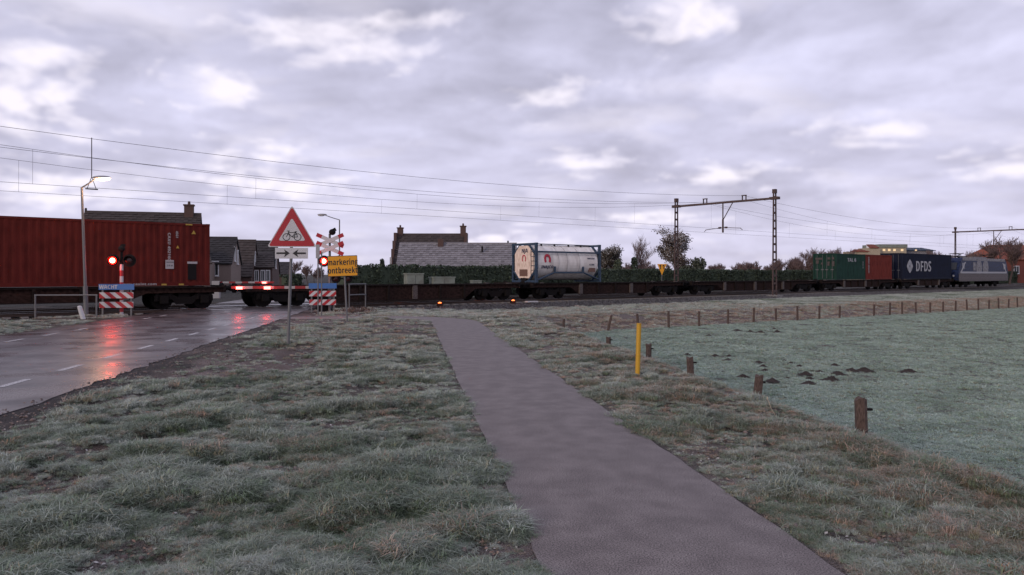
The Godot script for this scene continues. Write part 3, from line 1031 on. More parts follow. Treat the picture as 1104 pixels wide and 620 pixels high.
func make_train() -> void:
	# --- tall red container behind the near signal
	make_wagon(-1.6, 13.4, "dark container wagon under the tall red container")
	var c := make_container("shipping_container", "tall dark red container on the wagon beside the lit street lamp", -0.06, 12.19, 2.896, M.box_red, 1.0, "containers on the freight train")
	var z := 1.219
	words("CAXU 492160 5", 0.12, M.print_white, c, Vector3(4.28, 1.7, z + 0.002), Vector3(0, 0, -PI / 2), "lettering", 1.25)
	words("45G1", 0.1, M.print_white, c, Vector3(4.62, 2.35, z + 0.002), Vector3(0, 0, -PI / 2))
	plate(c, "data_plate", Vector3(4.12, 0.78, z), Vector3(4.48, 1.18, z + 0.012), M.print_white)
	words("CAUTION", 0.055, M.print_black, c, Vector3(4.3, 1.08, z + 0.014))
	words("2.9 m", 0.075, M.print_black, c, Vector3(4.3, 0.93, z + 0.014))
	var tr := MB.new()
	tr.prism(PackedVector2Array([Vector2(5.26, 2.4), Vector2(5.46, 2.4), Vector2(5.36, 2.57)]), z - 0.01, z + 0.006)
	part(tr, "warning_triangle", M.print_yellow, c)
	var tr2 := MB.new()
	tr2.prism(PackedVector2Array([Vector2(4.58, 1.72), Vector2(4.72, 1.72), Vector2(4.65, 1.86)]), z - 0.01, z + 0.006)
	part(tr2, "warning_triangle", M.print_yellow, c)
	plate(c, "vent_cover", Vector3(5.1, 0.28, z - 0.02), Vector3(5.48, 1.0, z + 0.012), M.black_paint)
	plate(c, "white_strip", Vector3(5.08, 1.02, z - 0.02), Vector3(5.52, 1.12, z + 0.014), M.print_white)
	words("www.caxint.com", 0.1, M.print_white, c, Vector3(3.0, 0.09, z + 0.002), Vector3.ZERO, "lettering", 1.35)
	for x in [3.95, 4.7]: plate(c, "yellow_mark", Vector3(x, 0.03, z), Vector3(x + 0.22, 0.1, z + 0.006), M.print_yellow)
	plate(c, "yellow_mark", Vector3(5.0, 2.8, z), Vector3(5.3, 2.86, z + 0.006), M.print_yellow)
	# --- empty wagon over the crossing, then wagon with the tank, then an empty one
	make_wagon(13.4, 31.9, "empty flat wagon standing across the road", 0.85)
	make_wagon(31.9, 48.6, "rusty flat wagon carrying the white tank", 0.78)
	make_wagon(48.6, 68.8, "empty rusty flat wagon passing the lattice mast", 0.78)
	make_tank()
	make_wagon(68.8, 86.2, "flat wagon under the short green and red containers", 0.7)
	var g := make_container("shipping_container", "short green container with pale markings on its doors", 72.2, 6.06, 2.591, M.box_green, -1.0, "containers on the freight train")
	words("TAL 6", 0.34, M.print_white, g, Vector3(0.1, 1.98, z + 0.002), Vector3.ZERO, "lettering", 1.5)
	words("GVCU 41", 0.13, M.print_white, g, Vector3(2.5, 1.5, z + 0.002), Vector3(0, 0, -PI / 2))
	for q in [[-0.95, 2.0, 0.7, 0.2], [-0.9, 1.6, 0.3, 0.34], [-0.35, 1.5, 0.18, 0.2], [0.3, 2.0, 0.3, 0.22], [0.75, 2.0, 0.24, 0.24], [0.3, 1.4, 0.22, 0.4], [0.75, 1.35, 0.26, 0.5]]:
		plate(g, "door_marking", Vector3(-3.06, q[1], -q[0] - q[2] if false else q[0]), Vector3(-3.045, q[1] + q[3], q[0] + q[2]), M.placard if false else M.wagon_pale)
	var r := make_container("shipping_container", "short rust red container between the green and navy ones", 78.32, 6.06, 2.591, M.box_orange, 1.0, "containers on the freight train")
	words("CRXU 295031", 0.2, M.print_white, r, Vector3(-2.35, 1.5, z + 0.002), Vector3(0, 0, -PI / 2))
	make_wagon(86.2, 101.8, "container wagon under the navy container", 0.7)
	var n := make_container("shipping_container", "long navy container with large white lettering", 87.0, 13.72, 2.896, M.box_navy, -1.0, "containers on the freight train")
	words("DFDS", 1.15, M.print_white, n, Vector3(-1.3, 1.45, z + 0.004), Vector3.ZERO, "lettering", 1.1)
	var em := MB.new()
	for k in 4:
		var a := PI * 0.5 * k
		var u := Vector2(cos(a), sin(a))
		var w := Vector2(-sin(a), cos(a))
		var o := Vector2(-4.95, 1.45)
		em.prism(PackedVector2Array([o + u * 0.12 + w * 0.34, o + u * 0.12 - w * 0.34, o + u * 0.42 - w * 0.5, o + u * 0.78, o + u * 0.42 + w * 0.5]), z - 0.01, z + 0.008)
	part(em, "cross_emblem", M.print_white, n)
	make_loco()

func make_tank() -> void:
	var L := 6.058
	var H := 2.591
	var t := thing("tank_container", "white tank container in a blue steel frame", "tank container", T(32.76 + L * 0.5, P1, DECK + 0.03), TRACK_TURN)
	var hx := L * 0.5
	var hz := 1.219
	var R := 1.17
	var cy := 1.33
	var body := MB.new()
	var seg := 40
	var prof := [Vector2(-hx + 0.02, 0.0), Vector2(-hx + 0.03, 0.75), Vector2(-hx + 0.1, 1.02), Vector2(-hx + 0.3, R), Vector2(hx - 0.3, R), Vector2(hx - 0.1, 1.02), Vector2(hx - 0.03, 0.75), Vector2(hx - 0.02, 0.0)]
	for j in prof.size() - 1:
		for i in seg:
			var q := []
			for e in [[0, 0], [1, 0], [1, 1], [0, 1]]:
				var f: Vector2 = prof[j + e[0]]
				var a: float = TAU * (i + e[1]) / seg
				q.append(Vector3(f.x, cy + cos(a) * f.y, sin(a) * f.y))
			if j == 0: body.tri(q[0], q[1], q[2])
			elif j == prof.size() - 2: body.tri(q[0], q[1], q[3])
			else: body.quad(q[0], q[1], q[2], q[3])
	var sm := SurfaceTool.new()
	sm.create_from(body.mesh(), 0)
	part(body, "tank_shell", M.tank, t)
	# octagonal end cap towards the crossing, warm light from the left painted on
	var cap := MB.new()
	var oc := PackedVector2Array([Vector2(-0.5, -1.05), Vector2(0.5, -1.05), Vector2(0.92, -0.6), Vector2(0.92, 0.55), Vector2(0.5, 1.08), Vector2(-0.5, 1.08), Vector2(-0.92, 0.55), Vector2(-0.92, -0.6)])
	cap.prism(oc, 0.0, 0.05)
	var ce := part(cap, "end_cap", M.tank_end_warm_lit, t)
	ce.position = Vector3(-hx + 0.06, cy, 0)
	ce.rotation.y = -PI / 2
	var fr: Material = M.tank_frame
	for x in [-1.0, 1.0]:
		for z in [-1.0, 1.0]:
			plate(t, "corner_post", Vector3(x * (hx - 0.075) - 0.08, 0.1, z * (hz - 0.08) - 0.08), Vector3(x * (hx - 0.075) + 0.08, H - 0.1, z * (hz - 0.08) + 0.08), fr)
			for y in [0.06, H - 0.06]:
				plate(t, "corner_casting", Vector3(x * (hx - 0.085) - 0.09, y - 0.059, z * (hz - 0.08) - 0.083), Vector3(x * (hx - 0.085) + 0.09, y + 0.059, z * (hz - 0.08) + 0.083), fr)
			# corner gussets of the end frame
			for y in [0.0, 1.0]:
				var gm := MB.new()
				var y0 := 0.12 if y == 0.0 else H - 0.12
				var dy := 0.62 if y == 0.0 else -0.62
				gm.cyl(Vector3(x * (hx - 0.07), y0, z * 0.42), Vector3(x * (hx - 0.07), y0 + dy, z * (hz - 0.15)), 0.08, 0.08, 6)
				part(gm, "gusset", fr, t)
		for y in [0.08, H - 0.08]:
			plate(t, "end_rail", Vector3(x * (hx - 0.07) - 0.06, y - 0.07, -hz + 0.16), Vector3(x * (hx - 0.07) + 0.06, y + 0.07, hz - 0.16), fr)
	for z in [-1.0, 1.0]:
		plate(t, "side_rail", Vector3(-hx + 0.16, 1.95, z * (hz - 0.06) - 0.05), Vector3(hx - 0.16, 2.06, z * (hz - 0.06) + 0.05), fr)
		# saddle: diagonals and a bottom rail
		for x in [-1.0, 1.0]:
			var di := MB.new()
			di.cyl(Vector3(x * (hx - 0.15), 0.16, z * (hz - 0.06)), Vector3(x * 1.35, 0.66, z * (hz - 0.06)), 0.06, 0.06, 6)
			di.box(Vector3(x * 1.32, 0.86, z * (hz - 0.07)), Vector3(0.14, 0.4, 0.09))
			part(di, "saddle_strut", fr, t)
		plate(t, "bottom_rail", Vector3(-1.35, 0.6, z * (hz - 0.06) - 0.05), Vector3(1.35, 0.71, z * (hz - 0.06) + 0.05), fr)
		for x in [-0.95, -0.15, 1.0]:
			var bd := MB.new()
			var pts := []
			for i in 13:
				var a := lerpf(0.12, 2.2, i / 12.0)
				pts.append(Vector3(x, cy + cos(a) * (R + 0.006), z * sin(a) * (R + 0.006)))
			bd.tube(pts, 0.007, 4)
			part(bd, "seam_band", M.galv, t)
	plate(t, "walkway", Vector3(-hx + 0.2, H - 0.04, -0.35), Vector3(hx - 0.2, H - 0.01, 0.35), M.galv)
	for x in [-1.9, -0.7, 0.6, 1.8]:
		plate(t, "walkway_bracket", Vector3(x, cy + R - 0.1, 0.36), Vector3(x + 0.08, H - 0.02, 0.46), M.black_paint)
	# ladder beside the end cap
	var ld := MB.new()
	for k in 6: ld.cyl(Vector3(-hx - 0.01, 0.5 + k * 0.3, 0.72), Vector3(-hx - 0.01, 0.5 + k * 0.3, 1.1), 0.018, 0.018, 5)
	ld.cyl(Vector3(-hx - 0.01, 0.25, 0.72), Vector3(-hx - 0.01, 2.3, 0.72), 0.018, 0.018, 5)
	part(ld, "ladder", fr, t)
	var vb := MB.new()
	vb.box(Vector3(-hx + 0.05, 0.2, 0), Vector3(0.14, 0.2, 0.5))
	part(vb, "outlet_valve", M.black_paint, t)
	# print: an arch emblem, name and data on the side, emblem and brown placard on the end
	for k in 2:
		var ar := MB.new()
		var pts := []
		for i in 15:
			var a := lerpf(-0.75, PI + 0.75, i / 14.0)
			pts.append(Vector3(cos(a) * 0.2, sin(a) * 0.26, 0))
		ar.tube(pts, 0.085 if k == 0 else 0.05, 6)
		var am := part(ar, "arch_emblem", M.print_red, t)
		am.scale.z = 0.15
		if k == 0: am.position = Vector3(-1.98, 1.52, R - 0.005); am.rotation.x = -0.08; am.scale = Vector3(1.1, 1.05, 0.3)
		else: am.position = Vector3(-hx - 0.0, 1.55, 0.0); am.rotation.y = -PI / 2; am.scale = Vector3(0.85, 0.9, 0.15)
	words("INAJCO", 0.19, M.print_navy, t, Vector3(-1.98, 1.02, 1.155), Vector3(0.26, 0, 0), "lettering", 1.15)
	words("UNTU 218", 0.11, M.print_navy, t, Vector3(2.1, 1.62, 1.15), Vector3(-0.25, 0, 0))
	words("4.2 BAR", 0.1, M.print_navy, t, Vector3(2.15, 1.2, 1.175), Vector3(0.1, 0, 0))
	plate(t, "data_plate", Vector3(1.95, 0.7, 1.04), Vector3(2.55, 0.98, 1.13), M.placard)
	plate(t, "hazard_placard", Vector3(-hx - 0.02, 0.42, -0.42), Vector3(-hx - 0.005, 0.86, 0.36), M.placard)
	var te := words("NJA", 0.26, M.print_navy, t, Vector3(-hx - 0.006, 2.08, 0.08), Vector3(0, -PI / 2, 0), "lettering", 1.0)
	te.name = "end_lettering"

func make_loco() -> void:
	var L := 17.6
	var t := thing("electric_locomotive", "blue and grey electric locomotive at the head of the train", "locomotive", T(102.2 + L * 0.5, P1), TRACK_TURN)
	var h := L * 0.5
	var bd := MB.new()
	bd.prism(PackedVector2Array([Vector2(-h + 0.05, 0.95), Vector2(h - 0.05, 0.95), Vector2(h, 1.9), Vector2(h - 0.75, 3.35), Vector2(h - 1.3, 3.75), Vector2(-h + 1.3, 3.75), Vector2(-h + 0.75, 3.35), Vector2(-h, 1.9)]), -1.48, 1.48)
	part(bd, "body_shell", M.loco_blue, t)
	for z in [-1.0, 1.0]:
		plate(t, "skirt", Vector3(-h + 0.15, 0.8, z * 1.49 - 0.012), Vector3(h - 0.15, 1.78, z * 1.49 + 0.012), M.loco_skirt)
		plate(t, "white_stripe", Vector3(-h + 0.6, 1.8, z * 1.49 - 0.012), Vector3(h - 0.6, 2.02, z * 1.49 + 0.014), M.print_white)
		plate(t, "roof_edge", Vector3(-h + 1.3, 3.4, z * 1.49 - 0.015), Vector3(h - 1.3, 3.74, z * 1.49 + 0.012), M.loco_grey)
		for e in [-1.0, 1.0]:
			var ch := MB.new()
			ch.prism(PackedVector2Array([Vector2(e * (h - 0.6), 1.9), Vector2(e * (h - 0.9), 1.9), Vector2(e * (h - 2.3), 3.2), Vector2(e * (h - 2.0), 3.2)]), z * 1.49 - 0.013, z * 1.49 + 0.016)
			part(ch, "white_chevron", M.print_white, t)
			plate(t, "cab_side_window", Vector3(e * (h - 1.5) - 0.4, 2.35, z * 1.49 - 0.01), Vector3(e * (h - 1.5) + 0.4, 3.1, z * 1.49 + 0.011), M.glass_dark)
		for k in 3:
			var gr := MB.new()
			gr.cyl(Vector3(-2.0 + k * 2.3, 2.55, z * 1.46), Vector3(-2.0 + k * 2.3, 2.55, z * 1.5), 1.0, 1.0, 24)
			if k < 2: part(gr, "round_motif", M.loco_grey, t)
		plate(t, "side_grille", Vector3(-4.0, 2.15, z * 1.49 - 0.01), Vector3(-3.2, 3.2, z * 1.49 + 0.011), M.loco_grey)
	for e in [-1.0, 1.0]:
		var ws := MB.new()
		var a := Vector3(e * (h - 0.1), 2.15, 0)
		var b := Vector3(e * (h - 0.66), 3.22, 0)
		var dirv := (b - a).normalized()
		var nn := Vector3(e * dirv.y, -e * dirv.x, 0)
		ws.box((a + b) * 0.5 + nn * 0.02, Vector3(1.0, 0.04, 2.3), Basis(dirv, nn, dirv.cross(nn)))
		part(ws, "windscreen", M.glass_dark, t)
		for z in [-0.9, 0.9]:
			var hl := MB.new()
			hl.cyl(Vector3(e * (h - 0.06), 1.5, z), Vector3(e * (h + 0.02), 1.5, z), 0.12, 0.12, 12)
			part(hl, "headlight", M.sign_white, t)
			var bf := MB.new()
			bf.cyl(Vector3(e * (h - 0.05), 1.02, z), Vector3(e * (h + 0.5), 1.02, z), 0.12, 0.12, 10)
			bf.cyl(Vector3(e * (h + 0.5), 1.02, z), Vector3(e * (h + 0.56), 1.02, z), 0.26, 0.26, 14)
			part(bf, "buffer", M.bogie, t)
		make_bogie(t, e * 5.2)
		var pan := MB.new()
		pan.box(Vector3(e * 4.6, 3.95, 0), Vector3(2.2, 0.1, 1.2))
		pan.cyl(Vector3(e * 5.4, 4.0, 0), Vector3(e * 3.8, 4.18, 0), 0.05, 0.05, 6)
		pan.cyl(Vector3(e * 3.8, 4.18, 0), Vector3(e * 5.3, 4.3, 0), 0.05, 0.05, 6)
		pan.cyl(Vector3(e * 5.3, 4.32, -0.8), Vector3(e * 5.3, 4.32, 0.8), 0.05, 0.05, 6)
		pan.bx(Vector3(e * 4.6 - 0.1, 3.75, -0.1), Vector3(e * 4.6 + 0.1, 3.92, 0.1))
		part(pan, "pantograph", M.bogie, t)
	plate(t, "roof_hatch", Vector3(-2.6, 3.751, -0.9), Vector3(2.4, 3.95, 0.9), M.loco_grey)

# ------------------------------------------------------------------ overhead line
const SPANS := [-76.8, -9.3, 58.2, 125.7, 193.2]

func make_overhead() -> void:
	for q in [[58.2, "rust brown catenary portal with lattice masts beside the tank wagon"], [125.7, "catenary portal standing by the locomotive"], [-9.3, "catenary portal by the road behind the street lamp"]]:
		var t := thing("catenary_portal", q[1], "portal", T(q[0], 40.0), TRACK_TURN, "portals over the railway")
		# local z points to the camera side: near mast z = 5.1, far mast z = -5.15
		for z in [5.1, -5.15]:
			var m := MB.new()
			for x in [-1.0, 1.0]:
				m.box(Vector3(x * 0.23, 4.1, z), Vector3(0.09, 8.9, 0.1), Basis(Vector3(0, 0, 1), x * 0.014))
			for k in 13:
				var y := 0.25 + k * 0.66
				var w := lerpf(0.56, 0.34, y / 8.6)
				m.box(Vector3(0, y, z + 0.04), Vector3(w, 0.18, 0.02))
				m.box(Vector3(0, y, z - 0.04), Vector3(w, 0.18, 0.02))
			part(m, "lattice_mast", M.mast, t)
			plate(t, "mast_cap", Vector3(-0.16, 8.5, z - 0.14), Vector3(0.16, 8.85, z + 0.14), M.mast)
			plate(t, "bracket", Vector3(-0.2, 7.98, z - 0.4), Vector3(0.2, 8.2, z + 0.4), M.mast)
			plate(t, "concrete_base", Vector3(-0.5, -0.6, z - 0.5), Vector3(0.5, -0.1, z + 0.5), M.concrete)
		plate(t, "beam", Vector3(-0.1, 8.0, -5.05), Vector3(0.1, 8.17, 5.0), M.mast)
		for z in [40.0 - P1, 40.0 - P2]:
			var ins := MB.new()
			ins.box(Vector3(0, 8.56, z), Vector3(0.2, 0.07, 0.42))
			ins.box(Vector3(0, 8.36, z - 0.18), Vector3(0.12, 0.36, 0.05))
			ins.box(Vector3(0, 8.36, z + 0.18), Vector3(0.12, 0.36, 0.05))
			part(ins, "insulator_frame", M.mast, t)
		var dt := MB.new()
		dt.cyl(Vector3(0, 8.0, 0.0), Vector3(0, 5.4, 0.0), 0.055, 0.055, 8)
		dt.cyl(Vector3(0, 6.6, 0.0), Vector3(0, 5.4, 0.0), 0.085, 0.085, 8)
		part(dt, "drop_tube", M.mast, t)
		var sr := MB.new()
		sr.cyl(Vector3(0, 8.0, 1.0), Vector3(0, 6.55, 0.03), 0.04, 0.04, 6)
		part(sr, "strut", M.mast, t)
		for e in [-1.0, 1.0]:
			var ra := MB.new()
			ra.cyl(Vector3(0, 5.85, 0), Vector3(0, 5.72, e * 1.85), 0.03, 0.03, 6)
			ra.cyl(Vector3(0, 5.85, e * 0.2), Vector3(0, 5.84, e * 0.45), 0.08, 0.08, 8)
			ra.cyl(Vector3(0, 5.72, e * 1.8), Vector3(0, 5.55, e * (2.0)), 0.025, 0.025, 6)
			part(ra, "registration_arm", M.mast, t)
	for k in 2:
		var p := P1 if k == 0 else P2
		var o := thing("overhead_line", "overhead wires above the freight train" if k == 0 else "overhead wires above the empty far track", "wires", T(0, p), TRACK_TURN)
		var fd := MB.new()
		var ms := MB.new()
		var cw := MB.new()
		cw.cyl(Vector3(-76.8, 5.5, 0), Vector3(193.2, 5.5, 0), 0.008, 0.008, 5)
		for i in SPANS.size() - 1:
			var mid: float = (SPANS[i] + SPANS[i + 1]) * 0.5
			var half: float = (SPANS[i + 1] - SPANS[i]) * 0.5
			var pf := []
			var pm := []
			for j in 17:
				var f := j / 8.0 - 1.0
				pf.append(Vector3(mid + f * half, (7.38 if k == 0 else 7.1) + 1.15 * f * f, 0.0))
				pm.append(Vector3(mid + f * half, 6.37 + 1.8 * f * f, 0.03))
			fd.tube(pf, 0.0095, 5)
			ms.tube(pm, 0.008, 5)
			for j in 7:
				var f := (j + 0.5) / 3.5 - 1.0
				var dr := MB.new()
				dr.cyl(Vector3(mid + f * half, 5.5, 0.0), Vector3(mid + f * half, 6.37 + 1.8 * f * f, 0.03), 0.005, 0.005, 4)
				part(dr, "dropper", M.wire, o)
		part(fd, "feeder_wire", M.wire, o)
		part(ms, "messenger_wire", M.wire, o)
		part(cw, "contact_wire", M.wire, o)
		if k == 0:
			# the clamp rod that ties feeder, messenger and contact wire together
			var jr := MB.new()
			jr.cyl(Vector3(7.4, 7.72, 0), Vector3(7.4, 5.95, 0), 0.02, 0.02, 5)
			jr.cyl(Vector3(7.4, 5.98, 0), Vector3(7.22, 5.45, 0), 0.015, 0.015, 5)
			jr.cyl(Vector3(7.4, 5.98, 0), Vector3(7.58, 5.45, 0), 0.015, 0.015, 5)
			jr.cyl(Vector3(7.15, 5.44, 0), Vector3(7.65, 5.44, 0), 0.03, 0.03, 5)
			part(jr, "clamp_rod", M.wire, o)

# ------------------------------------------------------------------ crossing equipment
func disc_lamp(parent: Node3D, at: Vector3, lit: bool, r := 0.18) -> void:
	var hs := MB.new()
	hs.cyl(at + Vector3(0, 0, -0.1), at + Vector3(0, 0, 0.02), r * 0.8, r, 20)
	hs.cyl(at + Vector3(0, 0, -0.02), at + Vector3(0, 0, 0.0), r * 1.4, r * 1.4, 24)
	var pts := []
	for i in 9:
		var a := lerpf(0.0, PI, i / 8.0)
		pts.append(at + Vector3(cos(a) * r, sin(a) * r, 0.07))
	for i in 8:
		hs.quad(pts[i] - Vector3(0, 0, 0.07), pts[i + 1] - Vector3(0, 0, 0.07), pts[i + 1] + Vector3(0, 0, 0.09), pts[i] + Vector3(0, 0, 0.09))
	var l := part(hs, "lamp_housing", M.black_paint, parent)
	var le := MB.new()
	le.ball(at + Vector3(0, 0, 0.015), Vector3(r * 0.82, r * 0.82, 0.05), 16, 8)
	part(le, "lamp_lens", M.red_lamp if lit else M.dark_lens, l)
	if lit:
		var co := MB.new()
		co.ball(at + Vector3(0, 0, 0.05), Vector3(r * 0.55, r * 0.55, 0.03), 14, 8)
		part(co, "lamp_core", M.red_core, l)
	if lit: omni(parent, at + Vector3(0, 0, 0.2), Color(1.0, 0.12, 0.08), 0.6, 0.1)

func cross_board(parent: Node3D, at: Vector3, w: float, h: float) -> void:
	var c := Node3D.new()
	c.name = "cross_board"
	parent.add_child(c, true)
	c.position = at
	for e in [-1.0, 1.0]:
		var ang: float = atan2(h, w) * e
		var len := sqrt(w * w + h * h)
		var b := Basis(Vector3(0, 0, 1), ang)
		var zz := 0.0 if e < 0 else 0.014
		var m := MB.new()
		m.box(Vector3(0, 0, zz), Vector3(len * 1.24, 0.17, 0.012), b)
		part(m, "white_arm", M.sign_white, c)
		for k in [-1.0, 1.0]:
			var r := MB.new()
			r.box(b * Vector3(k * len * 0.81, 0, 0) + Vector3(0, 0, zz), Vector3(len * 0.38, 0.17, 0.0125), b)
			part(r, "red_tip", M.sign_red, c)

func striped_board(parent: Node3D, w: float, h: float, y: float, lean: float) -> void:
	var b := plate(parent, "striped_board", Vector3(-w * 0.5, y, 0.04), Vector3(w * 0.5, y + h, 0.06), M.sign_white)
	var x := -w * 0.5 - 0.1
	var per := w / 3.1
	var box := PackedVector2Array([Vector2(-w * 0.5, y), Vector2(w * 0.5, y), Vector2(w * 0.5, y + h), Vector2(-w * 0.5, y + h)])
	while x < w:
		var sl := h * 1.15 * lean
		var poly := PackedVector2Array([Vector2(x - sl * 0.5, y), Vector2(x + per * 0.5 - sl * 0.5, y), Vector2(x + per * 0.5 + sl * 0.5, y + h), Vector2(x + sl * 0.5, y + h)])
		for r in Geometry2D.intersect_polygons(poly, box):
			var m := MB.new()
			m.prism(r, 0.06, 0.063)
			part(m, "red_stripe", M.sign_red, b)
		x += per

func warning_boards(label: String, at: Vector3, w: float, lean: float, text: bool) -> void:
	var t := thing("crossing_board", label, "board", at, ROAD_TURN, "boards at the level crossing")
	for x in [-0.42, 0.42]:
		plate(t, "leg", Vector3(x * w - 0.03, -0.1, -0.02), Vector3(x * w + 0.03, 1.25, 0.02), M.galv)
	striped_board(t, w, 0.24, 0.32, lean)
	striped_board(t, w, 0.24, 0.7, lean)
	var b := plate(t, "blue_board", Vector3(-w * 0.52, 1.04, 0.03), Vector3(w * 0.52, 1.27, 0.055), M.sign_blue)
	if text: words("WACHT", 0.15, M.sign_white, b, Vector3(-w * 0.24, 1.155, 0.058), Vector3.ZERO, "lettering", 0.95)

func make_crossing() -> void:
	# --- signal on the far side of the road, in front of the red container
	var t := thing("crossing_signal", "red and white signal post with one red lamp lit before the red container", "signal", PX(131, 30.6, 0.0), ROAD_TURN + 0.1, "level crossing signals")
	for k in 9:
		var m := MB.new()
		m.cyl(Vector3(0, k * 0.24 - 0.1, 0), Vector3(0, k * 0.24 + 0.14, 0), 0.07, 0.07, 12, false)
		part(m, "post_band", M.sign_red if k % 2 else M.sign_white, t)
	var hd := MB.new()
	hd.cyl(Vector3(0, 2.06, 0), Vector3(0, 2.85, 0), 0.05, 0.05, 10)
	hd.cyl(Vector3(-0.3, 2.2, 0), Vector3(0.3, 2.2, 0), 0.04, 0.04, 8)
	part(hd, "lamp_bracket", M.black_paint, t)
	disc_lamp(t, Vector3(-0.3, 2.21, 0.1), true)
	disc_lamp(t, Vector3(0.31, 2.21, 0.1), false)
	var bl := MB.new()
	bl.ball(Vector3(0.02, 2.68, 0.08), Vector3(0.13, 0.13, 0.1))
	bl.box(Vector3(0.08, 2.82, 0.05), Vector3(0.12, 0.1, 0.12))
	part(bl, "bell", M.black_paint, t)
	warning_boards("blue WACHT board over two striped boards beside the lit street lamp", PX(126, 30.4, 0.0), 1.28, -1.0, true)
	# --- signal with crosses on this side
	t = thing("crossing_signal", "signal mast with two stacked crosses behind the orange sign", "signal", PX(355.5, 33.6, 0.0), ROAD_TURN, "level crossing signals")
	var pm := MB.new()
	pm.cyl(Vector3(0, -0.1, 0), Vector3(0, 3.45, 0), 0.06, 0.05, 12)
	part(pm, "mast", M.galv, t)
	cross_board(t, Vector3(0.02, 3.15, 0.08), 0.58, 0.26)
	cross_board(t, Vector3(0.02, 2.8, 0.11), 0.58, 0.26)
	var bk := MB.new()
	bk.cyl(Vector3(-0.3, 2.22, 0.02), Vector3(0.4, 2.22, 0.02), 0.035, 0.035, 8)
	part(bk, "lamp_bracket", M.black_paint, t)
	disc_lamp(t, Vector3(-0.24, 2.24, 0.12), true)
	disc_lamp(t, Vector3(0.42, 2.24, 0.12), false)
	disc_lamp(t, Vector3(0.28, 1.47, 0.12), false, 0.15)
	disc_lamp(t, Vector3(0.8, 1.47, 0.12), false, 0.15)
	var b2 := MB.new()
	b2.cyl(Vector3(0.1, 1.47, 0.04), Vector3(0.82, 1.47, 0.04), 0.03, 0.03, 8)
	part(b2, "lower_bracket", M.black_paint, t)
	bl = MB.new()
	bl.ball(Vector3(0.12, 3.52, 0.1), Vector3(0.15, 0.14, 0.12))
	bl.box(Vector3(0.2, 3.62, 0.08), Vector3(0.16, 0.14, 0.14), Basis(Vector3(0, 0, 1), 0.5))
	part(bl, "bell", M.black_paint, t)
	warning_boards("blue board over two striped boards at the foot of the crosses", PX(348, 33.2, 0.0), 1.14, 1.0, false)
	# twin slim poles with a small box, in front of the boards
	t = thing("twin_pole", "pair of slim grey poles with a small box in front of striped boards", "pole", PX(344.5, 30.5, 0.0), ROAD_TURN)
	for x in [-0.06, 0.08]:
		var m := MB.new()
		m.cyl(Vector3(x, -0.1, 0), Vector3(x, 2.85 if x < 0 else 2.55, 0), 0.028, 0.028, 10)
		part(m, "pole", M.galv, t)
	plate(t, "control_box", Vector3(-0.14, 2.3, -0.06), Vector3(0.0, 2.85, 0.06), M.sign_grey)
	# --- the near half barrier
	t = thing("half_barrier", "striped barrier boom with red lamps lowered over the near lane", "barrier", PX(352, 33.9, 0.0), ROAD_TURN - 0.02, "lowered level crossing barriers")
	boom(t, -4.1, 1.08, [-3.75, -2.55], true)
	var dr := MB.new()
	dr.cyl(Vector3(-0.05, 0.0, -0.2), Vector3(-0.05, 0.0, 0.2), 0.34, 0.34, 20)
	dr.bx(Vector3(-0.3, -0.1, -0.18), Vector3(0.2, 0.95, 0.18))
	part(dr, "drive_housing", M.black_paint, t)
	# --- the far half barrier, beyond the train
	t = thing("half_barrier", "striped barrier boom lowered on the far side of the train", "barrier", PX(233, 53.0, 0.0), ROAD_TURN, "lowered level crossing barriers")
	boom(t, 3.9, 1.1, [3.25], false)
	dr = MB.new()
	dr.bx(Vector3(-0.25, -0.1, -0.2), Vector3(0.25, 1.2, 0.2))
	part(dr, "drive_housing", M.sign_grey, t)
	# --- pipe railing right of the crossing
	railing("pipe railing beside the crossing behind the orange sign", PX(376.5, 35.5), PX(394, 36.5), 1.2, 2)
	railing("low grey pipe railing before the tall red container", PX(38, 29.0), PX(104, 29.2), 0.86, 1)
	var lb := thing("leaning_bollard", "small pale concrete post leaning beside the lamp post", "bollard", PX(87.5, 28.4), 0.0)
	var lm := MB.new()
	lm.cyl(Vector3(0.1, -0.1, 0), Vector3(-0.06, 0.44, 0), 0.085, 0.08, 12)
	lm.ball(Vector3(-0.06, 0.44, 0), Vector3(0.08, 0.05, 0.08))
	part(lm, "stub", M.sign_white, lb)

func boom(t: Node3D, reach: float, y: float, lamps: Array, near: bool) -> void:
	var n := int(absf(reach) / 0.42)
	for k in n:
		var a := reach * k / n
		var b := reach * (k + 1) / n
		plate(t, "boom_segment", Vector3(minf(a, b), y - 0.06, -0.03), Vector3(maxf(a, b), y + 0.06, 0.03), M.boom_red if k % 2 == 0 else M.boom_white)
	for x in lamps:
		var l := MB.new()
		l.box(Vector3(x, y - 0.02, 0.06), Vector3(0.26, 0.12, 0.06))
		var o := part(l, "boom_lamp", M.red_boom_lamp, t)
		omni(t, Vector3(x, y - 0.02, 0.3), Color(1.0, 0.1, 0.08), 0.18, 0.06)

func railing(label: String, a: Vector3, b: Vector3, h: float, rails: int) -> void:
	var t := thing("pipe_railing", label, "railing", (a + b) * 0.5, atan2(-(b - a).z, (b - a).x), "railings at the level crossing")
	var half := a.distance_to(b) * 0.5
	for x in [-half, half]:
		var m := MB.new()
		m.cyl(Vector3(x, -0.15, 0), Vector3(x, h, 0), 0.03, 0.03, 10)
		part(m, "post", M.galv, t)
	for k in rails:
		var m := MB.new()
		m.cyl(Vector3(-half - 0.03, h - k * h * 0.42, 0), Vector3(half + 0.03, h - k * h * 0.42, 0), 0.028, 0.028, 10)
		part(m, "rail_bar", M.galv, t)

